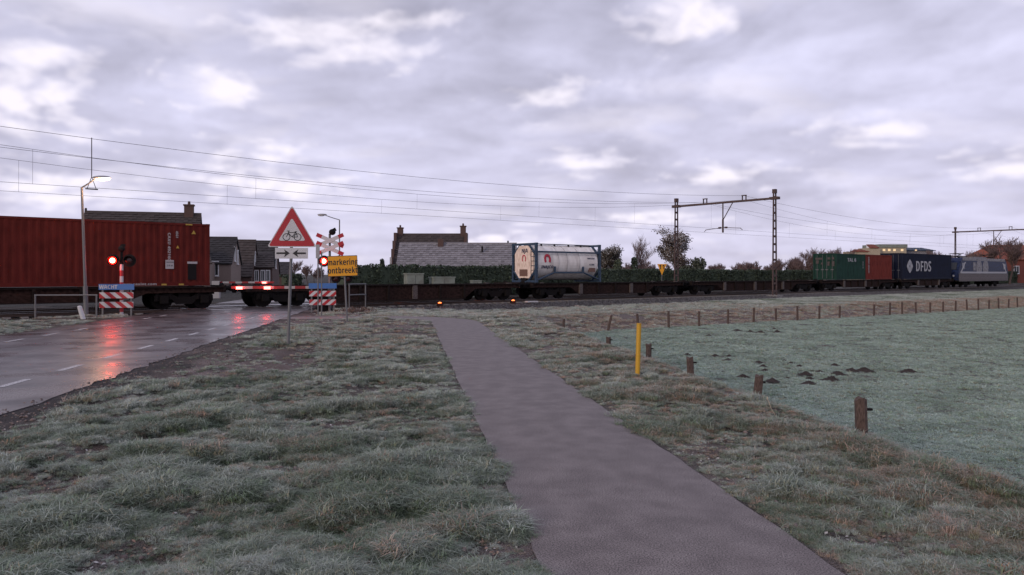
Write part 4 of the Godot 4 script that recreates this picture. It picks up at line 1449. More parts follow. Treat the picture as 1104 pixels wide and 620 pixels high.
func make_signs() -> void:
	# --- triangular bicycle sign
	var d := 17.55
	var t := thing("bicycle_warning_sign", "red bordered triangular bicycle sign above a white plate with two arrows", "sign", PX(314.8, d, 0.0), 0.12)
	var post := MB.new()
	post.cyl(Vector3(-0.1, -0.1, -0.045), Vector3(0.0, 2.85, -0.045), 0.034, 0.034, 14)
	part(post, "post", M.galv, t)
	var side := 1.06
	var rise := side * 0.866
	var y0 := high(265.6, d)
	var rounded := func(k: float) -> PackedVector2Array:
		var poly := PackedVector2Array()
		var cy := y0 + rise / 3.0
		for i in 3:
			var a := -PI / 2 + PI / 3 + TAU * i / 3.0 - PI / 3 * 0.0
			a = PI / 2 + TAU * i / 3.0
			var tip := Vector2(cos(a), sin(a)) * (rise * 2.0 / 3.0 * k - 0.06)
			for j in 5:
				var b := a - PI / 3 + PI * 2.0 / 3.0 * j / 4.0
				poly.append(Vector2(0, cy) + tip + Vector2(cos(b), sin(b)) * 0.03)
		return poly
	var q := MB.new()
	q.prism(rounded.call(1.05), -0.008, 0.0)
	var pl := part(q, "triangle_plate", M.sign_white, t)
	q = MB.new()
	q.prism(rounded.call(0.985), 0.0, 0.003)
	part(q, "red_border", M.sign_red, pl)
	q = MB.new()
	q.prism(rounded.call(0.58), 0.003, 0.006)
	part(q, "white_field", M.sign_white, pl)
	var bk := MB.new()
	var bc := Vector3(0.0, y0 + 0.215, 0.008)
	for x in [-0.125, 0.125]:
		bk.ring(bc + Vector3(x, 0, 0), Vector3.RIGHT, Vector3.UP, 0.078, 0.0075, 20)
	for s in [[-0.125, 0, -0.07, 0.135], [0.125, 0, 0.085, 0.12], [-0.085, 0.1, 0.0, 0.0], [0.0, 0.0, 0.085, 0.105], [-0.085, 0.105, 0.085, 0.105], [0.0, 0.0, 0.125, 0.0], [-0.11, 0.14, -0.05, 0.14], [0.06, 0.125, 0.11, 0.125]]:
		bk.cyl(bc + Vector3(s[0], s[1], 0), bc + Vector3(s[2], s[3], 0), 0.0075, 0.0075, 5)
	part(bk, "bicycle_symbol", M.print_black, pl)
	var yb := high(267.2, d)
	var ap := plate(t, "arrow_plate", Vector3(-0.38, yb - 0.25, -0.006), Vector3(0.36, yb, 0.0), M.sign_white)
	var ym := yb - 0.125
	for e in [-1.0, 1.0]:
		var am := MB.new()
		var x0: float = -0.02 + e * 0.03
		am.prism(PackedVector2Array([Vector2(x0, ym), Vector2(x0 + e * 0.13, ym + 0.09), Vector2(x0 + e * 0.1, ym + 0.02), Vector2(x0 + e * 0.3, ym + 0.02), Vector2(x0 + e * 0.3, ym - 0.02), Vector2(x0 + e * 0.1, ym - 0.02), Vector2(x0 + e * 0.13, ym - 0.09)]), 0.0, 0.004)
		part(am, "arrow", M.print_black, ap)
	# --- orange temporary sign
	d = 26.0
	t = thing("roadwork_sign", "orange board reading markering ontbreekt on a leaning post", "sign", PX(374.5, d, 0.0), 0.16)
	post = MB.new()
	post.cyl(Vector3(0.0, -0.15, -0.03), Vector3(-0.13, 2.25, -0.03), 0.032, 0.032, 12)
	part(post, "post", M.galv, t)
	var bd := Node3D.new()
	bd.name = "board"
	t.add_child(bd, true)
	bd.position = Vector3(-0.16, high(286.8, d), 0.0)
	bd.rotation.z = 0.035
	plate(bd, "orange_panel", Vector3(-0.5, -0.35, 0.0), Vector3(0.5, 0.35, 0.012), M.sign_orange)
	for e in [[Vector3(-0.5, 0.335, 0.012), Vector3(0.5, 0.352, 0.016)], [Vector3(-0.5, -0.352, 0.012), Vector3(0.5, -0.335, 0.016)], [Vector3(-0.502, -0.33, 0.012), Vector3(-0.485, 0.33, 0.016)], [Vector3(0.485, -0.33, 0.012), Vector3(0.502, 0.33, 0.016)]]:
		plate(bd, "black_edge", e[0], e[1], M.print_black)
	words("markering", 0.2, M.print_black, bd, Vector3(0.0, 0.13, 0.014), Vector3.ZERO, "lettering", 0.74)
	words("ontbreekt", 0.2, M.print_black, bd, Vector3(0.0, -0.15, 0.014), Vector3.ZERO, "lettering", 0.74)
	# --- yellow marker post in the verge
	d = 12.1
	t = thing("marker_post", "bright yellow plastic marker post standing in the verge", "post", PX(687, d, 0.0), 0.2)
	post = MB.new()
	post.cyl(Vector3(0, -0.1, 0), Vector3(0.03, 0.86, 0), 0.038, 0.038, 14)
	post.cyl(Vector3(0.03, 0.86, 0), Vector3(0.031, 0.875, 0), 0.041, 0.035, 14)
	part(post, "tube", M.yellow_post, t)

# ------------------------------------------------------------------ lamps
func street_lamp(label: String, at: Vector3, h: float, arm: float, lean: float, lit: bool, turn: float) -> void:
	var t := thing("street_lamp", label, "street lamp", at, turn, "lamp posts by the road")
	var top := Vector3(lean * h, h - 0.35, 0)
	var p := MB.new()
	p.cyl(Vector3(0, -0.2, 0), Vector3(lean * 1.2, 1.2, 0), 0.09, 0.085, 14)
	p.cyl(Vector3(lean * 1.2, 1.2, 0), top, 0.06, 0.042, 14)
	part(p, "pole", M.galv, t)
	var a := MB.new()
	var pts := [top]
	for i in range(1, 8):
		var f := i / 7.0
		pts.append(top + Vector3(arm * (1.0 - pow(1.0 - f, 2.0)) * 0.85, 0.35 * sin(f * PI * 0.5), 0))
	a.tube(pts, 0.03, 8)
	part(a, "arm", M.galv, t)
	var e: Vector3 = pts[7]
	var sg := signf(arm)
	var hd := MB.new()
	hd.ball(e + Vector3(sg * 0.24, 0.045, 0), Vector3(0.36, 0.07, 0.13), 16, 8)
	var hm := part(hd, "lamp_head", M.sign_grey, t)
	var le := MB.new()
	le.ball(e + Vector3(sg * 0.3, -0.01, 0), Vector3(0.3 if lit else 0.26, 0.075, 0.11), 16, 8)
	part(le, "lamp_lens", M.street_lamp_glow if lit else M.sign_white, hm)
	if lit: omni(t, e + Vector3(sg * 0.3, -0.25, 0), Color(1.0, 0.78, 0.6), 3.0, 0.12)

func ground_lamp(label: String, px: float, d: float, y: float) -> void:
	var t := thing("work_lamp", label, "lamp", PX(px, d, y), 0.2, "orange lamps along the ballast")
	var m := MB.new()
	m.bx(Vector3(-0.16, -0.12, -0.12), Vector3(0.16, 0.05, 0.1))
	var hs := part(m, "housing", M.black_paint, t)
	m = MB.new()
	m.ball(Vector3(0, 0.06, 0.06), Vector3(0.1, 0.055, 0.04))
	part(m, "lens", M.orange_lamp, t)
	omni(t, Vector3(0, 0.1, 0.3), Color(1.0, 0.45, 0.15), 0.12, 0.06)

func make_lamps() -> void:
	street_lamp("lit street lamp on a grey post before the red container", PX(93, 29.6), high(192.5, 29.6), 0.62, -0.033, true, 0.0)
	street_lamp("unlit street lamp beyond the railway above the crosses", PX(366, 57.0), high(232, 57.0), -1.25, 0.0, false, 0.0)
	ground_lamp("orange lamp on the ballast beside the empty wagon", 474, 42.5, 0.0)
	ground_lamp("orange lamp on the ballast before the tank wagon", 553, 46.5, 0.0)
	var w := thing("marker_plate", "small white plate lying on the ballast under the tank", "plate", PX(573, 46.8, -0.1), 0.5)
	plate(w, "plate", Vector3(-0.36, 0.05, -0.2), Vector3(0.36, 0.12, 0.2), M.sign_white)
	plate(w, "foot", Vector3(-0.1, -0.1, -0.1), Vector3(0.1, 0.05, 0.1), M.galv)
	# inverted triangle speed sign behind the train, and a number plate on the mast
	var s := thing("speed_sign", "orange inverted triangle sign behind the empty wagon", "sign", T(57.6, 46.4, 0.0), 0.0)
	var m := MB.new()
	m.cyl(Vector3(0, -0.3, 0), Vector3(0, 2.0, 0), 0.04, 0.04, 8)
	part(m, "post", M.galv, s)
	m = MB.new()
	m.prism(PackedVector2Array([Vector2(-0.45, 2.65), Vector2(0, 1.6), Vector2(0.45, 2.65)]), 0.04, 0.06)
	var pl := part(m, "triangle_plate", M.sign_orange, s)
	words("11", 0.42, M.print_black, pl, Vector3(0, 2.36, 0.063))
	var fl := thing("distant_lamp_post", "far lit lamp on a thin pole beyond the orange sign", "street lamp", PX(388, 120.0), 0.0)
	m = MB.new()
	m.cyl(Vector3(0, -0.2, 0), Vector3(0, 1.75, 0), 0.05, 0.05, 8)
	part(m, "pole", M.galv, fl)
	m = MB.new()
	m.ball(Vector3(0, 1.75, 0.05), Vector3(0.4, 0.12, 0.2))
	part(m, "lamp_lens", M.far_lamp, fl)

# ------------------------------------------------------------------ fences and molehills
func timber_post(label: String, at: Vector3, h: float, r: float, lean: Vector2, group: String, seed_: int) -> Node3D:
	rng.seed = seed_
	var t := thing("fence_post", label, "post", at, rng.randf() * 3.0, group)
	var m := MB.new()
	var seg := 9
	var prev := []
	var rows := 6
	for j in rows:
		var f := float(j) / (rows - 1)
		var ringp := []
		for i in seg:
			var a := TAU * i / seg
			var rr := r * (1.0 + 0.12 * sin(a * 3.0 + seed_) + rng.randf_range(-0.05, 0.05)) * (1.0 - 0.06 * f)
			ringp.append(Vector3(cos(a) * rr + lean.x * f, -0.4 + (h + 0.4) * f + (0.02 * sin(a * 2.0 + seed_) if j == rows - 1 else 0.0), sin(a) * rr + lean.y * f))
		if j > 0:
			for i in seg:
				var k := (i + 1) % seg
				m.quad(prev[k], prev[i], ringp[i], ringp[k])
		prev = ringp
	var top := Vector3(lean.x, h, lean.y)
	for i in seg: m.tri(top, prev[(i + 1) % seg], prev[i])
	part(m, "stake", M.timber, t)
	return t

func make_fences() -> void:
	var near := [[931, 7.9, 0.36, 0.062, -0.03, 0.0, "stout weathered fence stump at the pasture edge with a knob on its side"], [813, 10.6, 0.24, 0.06, 0.07, 0.0, "short fence stump leaning over above the molehills"], [746, 12.4, 0.3, 0.06, -0.04, 0.0, "short upright fence stump behind the yellow marker post"], [699, 15.2, 0.26, 0.06, 0.0, 0.0, "dark fence stump beside the top of the yellow post"], [656, 18.3, 0.14, 0.06, 0.0, 0.0, "tiny fence stump just showing above the verge grass"]]
	var i := 0
	for q in near:
		var at := PX(q[0], q[1])
		at.y = base_height(at.x, q[1])
		var t := timber_post(q[6], at, q[2] - at.y, q[3], Vector2(q[4], q[5]), "stumps along the verge", 300 + i)
		t.rotation.y = 0.0
		var kn := MB.new()
		kn.cyl(Vector3(q[4] * 0.7 + 0.04, (q[2] - at.y) * 0.75, 0.02), Vector3(q[4] * 0.7 + 0.1, (q[2] - at.y) * 0.75, 0.03), 0.016, 0.014, 6)
		part(kn, "insulator_knob", M.black_paint, t)
		i += 1
	var st := thing("dry_stalk", "single bent pale straw stalk in the verge grass", "stalk", PX(842, 8.3, 0.0), 0.0)
	var sm := MB.new()
	sm.tube([Vector3(0.02, -0.02, 0), Vector3(-0.05, 0.09, 0.01), Vector3(-0.12, 0.2, 0.03), Vector3(-0.15, 0.29, 0.02)], 0.0032, 5)
	sm.ball(Vector3(-0.155, 0.3, 0.02), Vector3(0.008, 0.02, 0.008), 6, 4)
	part(sm, "stem", M.straw, st)
	# the fence along the railway bank
	var xs := [607, 653, 688, 721, 754, 785, 812, 837, 860, 883, 905, 942, 959, 973, 988, 1003, 1017, 1030, 1043, 1055, 1066, 1077, 1087, 1097, 1108, 1119]
	i = 0
	for x in xs:
		var py: float = 353.0 - (x - 721.0) * 0.0574
		var d := FPX * (EYE + 0.72) / (py - HOR)
		var at := PX(x, d)
		at.y = base_height(at.x, d)
		var lab := "weathered timber post of the fence along the railway bank"
		var ln := Vector2.ZERO
		ln = Vector2(0.05 * sin(x * 1.7), 0.04 * cos(x * 2.3))
		if x == 653:
			lab = "fence post tilted sharply on the railway bank"
			ln = Vector2(0.24, 0.0)
		var t := timber_post(lab, at, (0.7 + 0.06 * sin(x * 0.9)) if x != 607 else 0.6, 0.055, ln, "posts of the fence along the bank", 400 + i)
		if x == 653: t.rotation.y = 0.0
		i += 1

func make_molehills() -> void:
	var protos := []
	for k in 3:
		rng.seed = 900 + k
		var m := MB.new()
		var seg := 26
		var rows := 11
		var f := FastNoiseLite.new()
		f.seed = 900 + k; f.frequency = 1.3; f.fractal_octaves = 4; f.fractal_gain = 0.65
		for j in rows + 1:
			for i in seg:
				var a := TAU * i / seg
				var r := float(j) / rows
				var x := cos(a) * r
				var z := sin(a) * r
				var w := 1.0 + 0.35 * f.get_noise_2d(x * 0.8 + 5.0, z * 0.8)
				var y := (cos(pow(r, 0.85) * PI) * 0.5 + 0.5) * 0.5 + 0.34 * f.get_noise_2d(x * 2.4, z * 2.4) * (1.0 - r * 0.75) - 0.06 * r
				m.v.append(Vector3(x * w, y, z * w)); m.n.append(Vector3.UP); m.c.append(Color.WHITE)
		for j in rows:
			for i in seg:
				var q := j * seg + i
				var q2 := j * seg + (i + 1) % seg
				m.ix.append_array(PackedInt32Array([q, q2, q + seg, q2, q2 + seg, q + seg]))
		var s := SurfaceTool.new()
		s.create_from(m.mesh(), 0)
		s.generate_normals()
		protos.append(s.commit())
	var spots := [[801, 407, 10], [825, 400, 8], [833, 412, 12], [849, 408, 9], [869, 404, 10], [873, 414, 13], [897, 410, 17], [903, 404, 14], [918, 400, 10], [932, 400, 14], [980, 401, 13], [884, 401, 8], [873, 408, 9], [795, 357, 7], [809, 358, 8], [820, 359.5, 10], [838, 358, 7], [835, 355.5, 7], [741, 383, 8], [771, 383.5, 8], [786, 384, 7], [785, 389, 7], [818, 391, 7], [823, 396, 8], [853, 392, 7], [862, 395, 8], [846, 389, 7], [900, 394, 7], [780, 401, 6], [764, 362, 6], [850, 398, 7]]
	var i := 0
	for q in spots:
		var d: float = FPX * (EYE + 0.73) / (q[1] - HOR)
		var at := PX(q[0], d)
		at.y = ground_height(at.x, d) + 0.005
		var o := put(protos[i % 3], "molehill", M.mole_soil, self, at)
		var r: float = q[2] / FPX * d * 0.85
		hills.append(Vector3(at.x, d, r * 1.05))
		rng.seed = 1200 + i
		o.scale = Vector3(r, r * rng.randf_range(0.5, 0.75), r * rng.randf_range(0.75, 1.1))
		o.rotation.y = rng.randf() * TAU
		tag(o, "dark brown molehill of loose soil in the frosted pasture", "molehill", "molehills in the pasture")
		i += 1

# ------------------------------------------------------------------ buildings
func roof_slope(parent: Node3D, m: Material, e0: Vector3, e1: Vector3, r0: Vector3, r1: Vector3, courses: int) -> MeshInstance3D:
	var mb := MB.new()
	var n := (e1 - e0).cross(r0 - e0).normalized()
	for k in courses:
		var f0 := float(k) / courses
		var f1 := float(k + 1) / courses
		var a := e0.lerp(r0, f0) + n * 0.05
		var b := e1.lerp(r1, f0) + n * 0.05
		var c := e1.lerp(r1, f1) + n * 0.0
		var d := e0.lerp(r0, f1) + n * 0.0
		var cols := maxi(4, int((e1 - e0).length() / 0.34))
		for q in cols:
			var t0 := float(q) / cols
			var t1 := float(q + 1) / cols
			var lift := n * (((q * 7 + k * 13) % 5) * 0.006)
			mb.col = Color.WHITE * (0.62 + 0.38 * absf(sin(q * 12.9898 + k * 78.233) * 43758.5453 - floorf(sin(q * 12.9898 + k * 78.233) * 43758.5453)))
			mb.quad(a.lerp(b, t0) + lift, a.lerp(b, t1) + lift, d.lerp(c, t1) + lift, d.lerp(c, t0) + lift)
			mb.quad(a.lerp(b, t0) - n * 0.05, a.lerp(b, t1) - n * 0.05, a.lerp(b, t1) + lift, a.lerp(b, t0) + lift)
		mb.col = Color.WHITE
	var lo := n * -0.12
	mb.quad(e1 + lo, e0 + lo, r0 + lo, r1 + lo)
	mb.quad(e0 + lo, e1 + lo, e1 + n * 0.0, e0 + n * 0.0)
	mb.quad(r0 + lo, e0 + lo, e0 + n * 0.02, r0 + n * 0.02)
	mb.quad(e1 + lo, r1 + lo, r1 + n * 0.02, e1 + n * 0.02)
	return part(mb, "roof_slope", m, parent)

func window_at(parent: Node3D, at: Vector3, w: float, h: float, turn := 0.0, pane: Material = null) -> void:
	var o := Node3D.new()
	o.name = "window"
	parent.add_child(o, true)
	o.position = at
	o.rotation.y = turn
	var m := MB.new()
	for q in [[-w * 0.5, 0.0, 0.09, h], [w * 0.5, 0.0, 0.09, h], [0.0, 0.0, 0.05, h]]:
		m.box(Vector3(q[0], 0, 0.03), Vector3(q[2], h, 0.08))
	for y in [-h * 0.5, h * 0.5]:
		m.box(Vector3(0, y, 0.03), Vector3(w + 0.09, 0.1, 0.082))
	part(m, "frame", M.white_paint, o)
	plate(o, "pane", Vector3(-w * 0.5, -h * 0.5, 0.0), Vector3(w * 0.5, h * 0.5, 0.02), pane if pane else M.glass_dark)
	plate(o, "sill", Vector3(-w * 0.5 - 0.1, -h * 0.5 - 0.1, 0.0), Vector3(w * 0.5 + 0.1, -h * 0.5 - 0.052, 0.14), M.white_paint)

func gable_house(label: String, at: Vector3, turn: float, L: float, W: float, eave: float, ridge: float, wall: Material, roof: Material, over := 0.3, courses := 18, overg := -1.0) -> Node3D:
	var t := thing("house", label, "house", at, turn)
	var hx := L * 0.5
	var hz := W * 0.5
	var w := MB.new()
	w.quad(Vector3(-hx, -0.4, hz), Vector3(hx, -0.4, hz), Vector3(hx, eave, hz), Vector3(-hx, eave, hz))
	w.quad(Vector3(hx, -0.4, -hz), Vector3(-hx, -0.4, -hz), Vector3(-hx, eave, -hz), Vector3(hx, eave, -hz))
	for e in [-1.0, 1.0]:
		var a := Vector3(e * hx, -0.4, e * hz)
		var b := Vector3(e * hx, -0.4, -e * hz)
		w.quad(a, b, Vector3(e * hx, eave, -e * hz), Vector3(e * hx, eave, e * hz))
		w.tri(Vector3(e * hx, eave, e * hz), Vector3(e * hx, eave, -e * hz), Vector3(e * hx, ridge - 0.08, 0))
	part(w, "wall", wall, t)
	var dz := over
	var dy := over * (ridge - eave) / hz
	var ox := over * 0.6 if overg < 0.0 else overg
	roof_slope(t, roof, Vector3(-hx - ox, eave - dy, hz + dz), Vector3(hx + ox, eave - dy, hz + dz), Vector3(-hx - ox, ridge, 0), Vector3(hx + ox, ridge, 0), courses)
	roof_slope(t, roof, Vector3(hx + ox, eave - dy, -hz - dz), Vector3(-hx - ox, eave - dy, -hz - dz), Vector3(hx + ox, ridge, 0), Vector3(-hx - ox, ridge, 0), courses)
	var rc := MB.new()
	rc.cyl(Vector3(-hx - ox, ridge, 0), Vector3(hx + ox, ridge, 0), 0.1, 0.1, 8)
	part(rc, "ridge_cap", roof, t)
	return t

func chimney(t: Node3D, at: Vector3, h: float, w := 0.6) -> void:
	var m := MB.new()
	m.box(at + Vector3(0, h * 0.5 - 0.4, 0), Vector3(w, h + 0.8, w))
	m.box(at + Vector3(0, h, 0), Vector3(w + 0.14, 0.12, w + 0.14))
	m.cyl(at + Vector3(0, h, 0), at + Vector3(0, h + 0.35, 0), 0.13, 0.1, 8)
	part(m, "chimney", M.brick, t)

func make_buildings() -> void:
	# large house over the red container
	var d := 66.0
	var t := gable_house("dark brown roofed house showing over the tall red container", PX(155.5, d), 0.3, 8.8, 7.0, 3.3, high(229.5, d), M.brick, M.roof_brown, 0.35, 20)
	chimney(t, Vector3(3.6, high(229.5, d), 0), 0.75, 0.75)
	plate(t, "ridge_finial", Vector3(-4.6, high(229.5, d), -0.08), Vector3(-4.45, high(229.5, d) + 0.3, 0.08), M.roof_dark)
	# row of houses beyond the crossing
	d = 84.0
	t = gable_house("pale fronted house with dark steep roof next to the red container", PX(236, d), 0.2, 3.6, 7.0, 3.0, high(256, d), M.brick_pale, M.roof_dark, 0.25, 14)
	for q in [[-0.9, 3.4], [0.2, 3.2]]: window_at(t, Vector3(q[0], 2.9 - 0.6, 3.51), 0.7, 1.5)
	window_at(t, Vector3(1.81, 3.9, 1.0), 0.8, 1.5, PI / 2)
	window_at(t, Vector3(1.81, 3.6, -0.9), 0.8, 1.5, PI / 2)
	var wg := MB.new()
	wg.bx(Vector3(-3.2, -0.3, 3.6), Vector3(0.2, 2.9, 6.4))
	part(wg, "front_wing", M.brick_pale, t)
	roof_slope(t, M.roof_brown, Vector3(-3.4, 2.8, 6.7), Vector3(0.5, 2.8, 6.7), Vector3(-3.4, 4.6, 3.4), Vector3(-0.6, 4.6, 3.4), 8)
	for q in [-2.3, -1.2]: window_at(t, Vector3(q, 1.9, 6.42), 0.7, 1.5)
	d = 92.0
	t = gable_house("middle house of the row with mossy brown steep roof", PX(263, d), 0.2, 2.6, 7.4, 1.6, high(259, d), M.brick, M.roof_brown, 0.2, 14)
	window_at(t, Vector3(1.32, 3.6, 0.6), 0.9, 1.6, PI / 2)
	d = 98.0
	t = gable_house("brick house of the row above the lowered barrier with red lamps", PX(285, d), 0.2, 3.0, 7.6, 1.8, high(260, d), M.brick, M.roof_dark, 0.2, 14)
	window_at(t, Vector3(1.52, 3.2, 1.2), 0.7, 1.5, PI / 2)
	wg = MB.new()
	wg.bx(Vector3(-0.6, -0.3, 3.9), Vector3(1.7, 2.6, 6.8))
	part(wg, "front_wing", M.brick, t)
	roof_slope(t, M.roof_brown, Vector3(-0.9, 2.5, 7.1), Vector3(2.0, 2.5, 7.1), Vector3(-0.9, 4.4, 3.6), Vector3(1.4, 4.4, 3.6), 8)
	for q in [-0.1, 0.6, 1.2]: window_at(t, Vector3(q, 1.5, 6.82), 0.42, 1.3)
	d = 110.0
	gable_house("small far brick house at the end of the row", PX(301, d), 0.2, 2.6, 6.0, 1.8, high(283, d), M.brick, M.roof_dark, 0.2, 8)
	# farmhouse with frosted roof behind the tank
	d = 92.0
	t = gable_house("farmhouse with tall brown roof and two end chimneys behind frosted roof", PX(465, d), 0.0, 8.2, 8.0, 2.6, high(252.5, d), M.brick, M.roof_brown, 0.2, 16, -0.15)
	chimney(t, Vector3(-3.75, high(252.5, d), 0), 0.75, 0.65)
	chimney(t, Vector3(3.85, high(252.5, d), 0), 0.95, 0.65)
	for e in [-1.0, 1.0]:       # stepped gable shoulders
		for k in 4:
			plate(t, "gable_step", Vector3(e * 4.22 - 0.16, 0.0, 0.2 + k * 0.95), Vector3(e * 4.22 + 0.16, high(252.5, d) + 0.12 - k * 1.0, 1.15 + k * 0.95), M.brick)
			if k == 0: plate(t, "gable_step", Vector3(e * 4.22 - 0.16, 0.0, -1.1), Vector3(e * 4.22 + 0.16, high(252.5, d) + 0.12, 0.2), M.brick)
	d = 84.0
	var e1 := high(289, d)
	t = gable_house("long low barn with frosted grey tiled roof behind the hedge", PX(494, d), 0.0, 12.6, 5.6, e1, high(262.5, d), M.brick, M.roof_frost, 0.3, 13)
	var vp := MB.new()
	vp.cyl(Vector3(5.5, high(263, d), 0), Vector3(5.5, high(263, d) + 0.35, 0), 0.09, 0.09, 8)
	part(vp, "vent_pipe", M.black_paint, t)
	vp = MB.new()
	vp.cyl(Vector3(2.7, high(272, d), 1.2), Vector3(2.7, high(266, d), 1.2), 0.1, 0.1, 8)
	part(vp, "vent_pipe", M.black_paint, t)
	plate(t, "skylight_dormer", Vector3(-2.2, high(266, d), 0.0), Vector3(-1.6, high(258, d), 0.5), M.brick)
	var pole := thing("flag_pole", "thin white pole by the farmhouse corner", "pole", PX(421.5, 86.0), 0.0)
	var m := MB.new()
	m.cyl(Vector3(0, -0.3, 0), Vector3(0, high(277.5, 86.0), 0), 0.06, 0.05, 8)
	part(m, "pole", M.white_paint, pole)
	# trackside cabinets behind the wagon
	for q in [[446, 294.5, 54.0, 1.2, 0.8, "tall pale green trackside cabinet behind the empty wagon"], [476.5, 298.3, 55.0, 1.65, 0.9, "low wide pale green trackside cabinet with sloped lid"], [513, 302.2, 57.0, 0.7, 0.6, "small pale trackside box near the hedge foot"]]:
		var c := thing("trackside_cabinet", q[5], "cabinet", PX(q[0], q[2]), 0.45, "cabinets along the far track")
		var hh := high(q[1], q[2])
		plate(c, "housing", Vector3(-q[3] * 0.5, -0.4, -q[4] * 0.5), Vector3(q[3] * 0.5, hh - 0.08, q[4] * 0.5), M.cabinet)
		plate(c, "lid", Vector3(-q[3] * 0.53, hh - 0.08, -q[4] * 0.55), Vector3(q[3] * 0.53, hh, q[4] * 0.55), M.cabinet)
		plate(c, "door_gap", Vector3(-0.01, 0.2, q[4] * 0.5), Vector3(0.01, hh - 0.15, q[4] * 0.5 + 0.004), M.black_paint)
	# far buildings over the containers
	d = 210.0
	t = thing("distant_house", "cream building with lit windows and grey roof beyond the red container", "building", PX(950, d), 0.1)
	plate(t, "wall", Vector3(-4.4, -0.5, -4), Vector3(4.8, high(267.5, d), 4), M.render_cream)
	plate(t, "roof", Vector3(-3.0, high(267.5, d), -4.2), Vector3(5.0, high(264, d), 4.2), M.cabinet)
	plate(t, "white_wall", Vector3(-3.7, high(267.5, d), -1), Vector3(-3.05, high(263.5, d), 1), M.white_paint)
	for x in [-2.0, -0.5, 1.0, 3.2]: plate(t, "lit_window", Vector3(x, high(271.2, d), 4.0), Vector3(x + 0.7, high(269, d), 4.05), M.lit_window)
	t = thing("distant_house", "small cream house with red roof beyond the green container", "building", PX(938.5, 205.0), 0.1)
	plate(t, "wall", Vector3(-1.3, -0.5, -2), Vector3(1.6, high(267.5, 205.0), 2), M.render_cream)
	roof_slope(t, M.roof_red, Vector3(-1.6, high(267.5, 205.0), 2.3), Vector3(1.2, high(267.5, 205.0), 2.3), Vector3(-1.2, high(263.5, 205.0), 0), Vector3(0.9, high(263.5, 205.0), 0), 4)
	t = thing("distant_house", "long low house with red roof beyond the green container", "building", PX(925.5, 200.0), 0.1)
	plate(t, "wall", Vector3(-3.2, -0.5, -2), Vector3(1.6, high(271.5, 200.0), 2), M.render_cream)
	roof_slope(t, M.roof_red, Vector3(-3.4, high(271.5, 200.0), 2.3), Vector3(1.8, high(271.5, 200.0), 2.3), Vector3(-1.2, high(268.8, 200.0), 0), Vector3(0.6, high(268.8, 200.0), 0), 4)
	t = thing("distant_hall", "long blue grey hall beyond the navy container", "building", PX(981, 215.0), 0.1)
	plate(t, "wall", Vector3(-4.2, -0.5, -4), Vector3(4.2, high(270, 215.0), 4), M.loco_grey)
	roof_slope(t, M.tank_frame, Vector3(-4.4, high(270.5, 215.0), 4.3), Vector3(4.9, high(270.5, 215.0), 4.3), Vector3(-4.0, high(267, 215.0), 0), Vector3(3.2, high(267, 215.0), 0), 5)
	plate(t, "lit_window", Vector3(-1.4, high(271.0, 215.0), 4.4), Vector3(-0.9, high(269.6, 215.0), 4.5), M.lit_window)
	# brick building with red hipped roof by the locomotive
	d = 160.0
	t = thing("brick_building", "big brick building with red hipped roof behind the locomotive", "building", PX(1100, d), 0.12)
	var ev := high(280, d)
	var rg := high(264, d)
	plate(t, "wall", Vector3(-9.2, -0.5, -6), Vector3(16, ev, 6), M.brick_red)
	roof_slope(t, M.roof_red, Vector3(-9.6, ev - 0.1, 6.4), Vector3(16.4, ev - 0.1, 6.4), Vector3(-7.0, rg, 0), Vector3(16.4, rg, 0), 10)
	var hp := MB.new()
	hp.tri(Vector3(-9.6, ev - 0.1, -6.4), Vector3(-9.6, ev - 0.1, 6.4), Vector3(-7.0, rg, 0))
	part(hp, "roof_hip", M.roof_red, t)
	for x in [-6.0, -2.5, 1.0, 4.5]: window_at(t, Vector3(x, 2.6, 6.01), 1.1, 1.5)
	plate(t, "wall_post", Vector3(-1.9, 0.0, 8.0), Vector3(-1.5, 2.3, 8.3), M.white_paint)

# ------------------------------------------------------------------ plants
func limb(mb: MB, tw: MB, tips: Array, at: Vector3, dir: Vector3, len: float, r: float, lvl: int, maxl: int, droop: float) -> void:
	var steps := 3
	var p := at
	var d := dir
	for i in steps:
		var nd := (d + Vector3(rng.randf_range(-1, 1), rng.randf_range(-0.6, 1.0) - droop, rng.randf_range(-1, 1)) * 0.2).normalized()
		var q := p + nd * len / steps
		var r1 := r * (1.0 - 0.22 * (i + 1))
		(mb if lvl < 2 else tw).cyl(p, q, r * (1.0 - 0.22 * i), r1, 6 if lvl < 2 else 3, false)
		if lvl < maxl and (i > 0 or lvl > 0):
			var kids := 2 if lvl < 2 else 3
			for k in kids:
				var side := Vector3(rng.randf_range(-1, 1), rng.randf_range(0.0, 0.9) - droop, rng.randf_range(-1, 1)).normalized()
				limb(mb, tw, tips, q, (nd * 0.75 + side * 0.8).normalized(), len * rng.randf_range(0.5, 0.72), maxf(r1 * 0.6, 0.014), lvl + 1, maxl, droop)
		elif lvl >= maxl:
			tips.append(q)
		p = q
		d = nd

func leaf_quad(mb: MB, at: Vector3, s: float) -> void:
	var a := Vector3(rng.randf_range(-1, 1), rng.randf_range(-1, 1), rng.randf_range(-1, 1)).normalized()
	var b := a.cross(Vector3(rng.randf_range(-1, 1), rng.randf_range(-1, 1), rng.randf_range(-1, 1))).normalized()
	mb.quad(at - a * s - b * s * 0.5, at + a * s * 0.2 - b * s * 0.7, at + a * s + b * s * 0.4, at - a * s * 0.3 + b * s * 0.7)

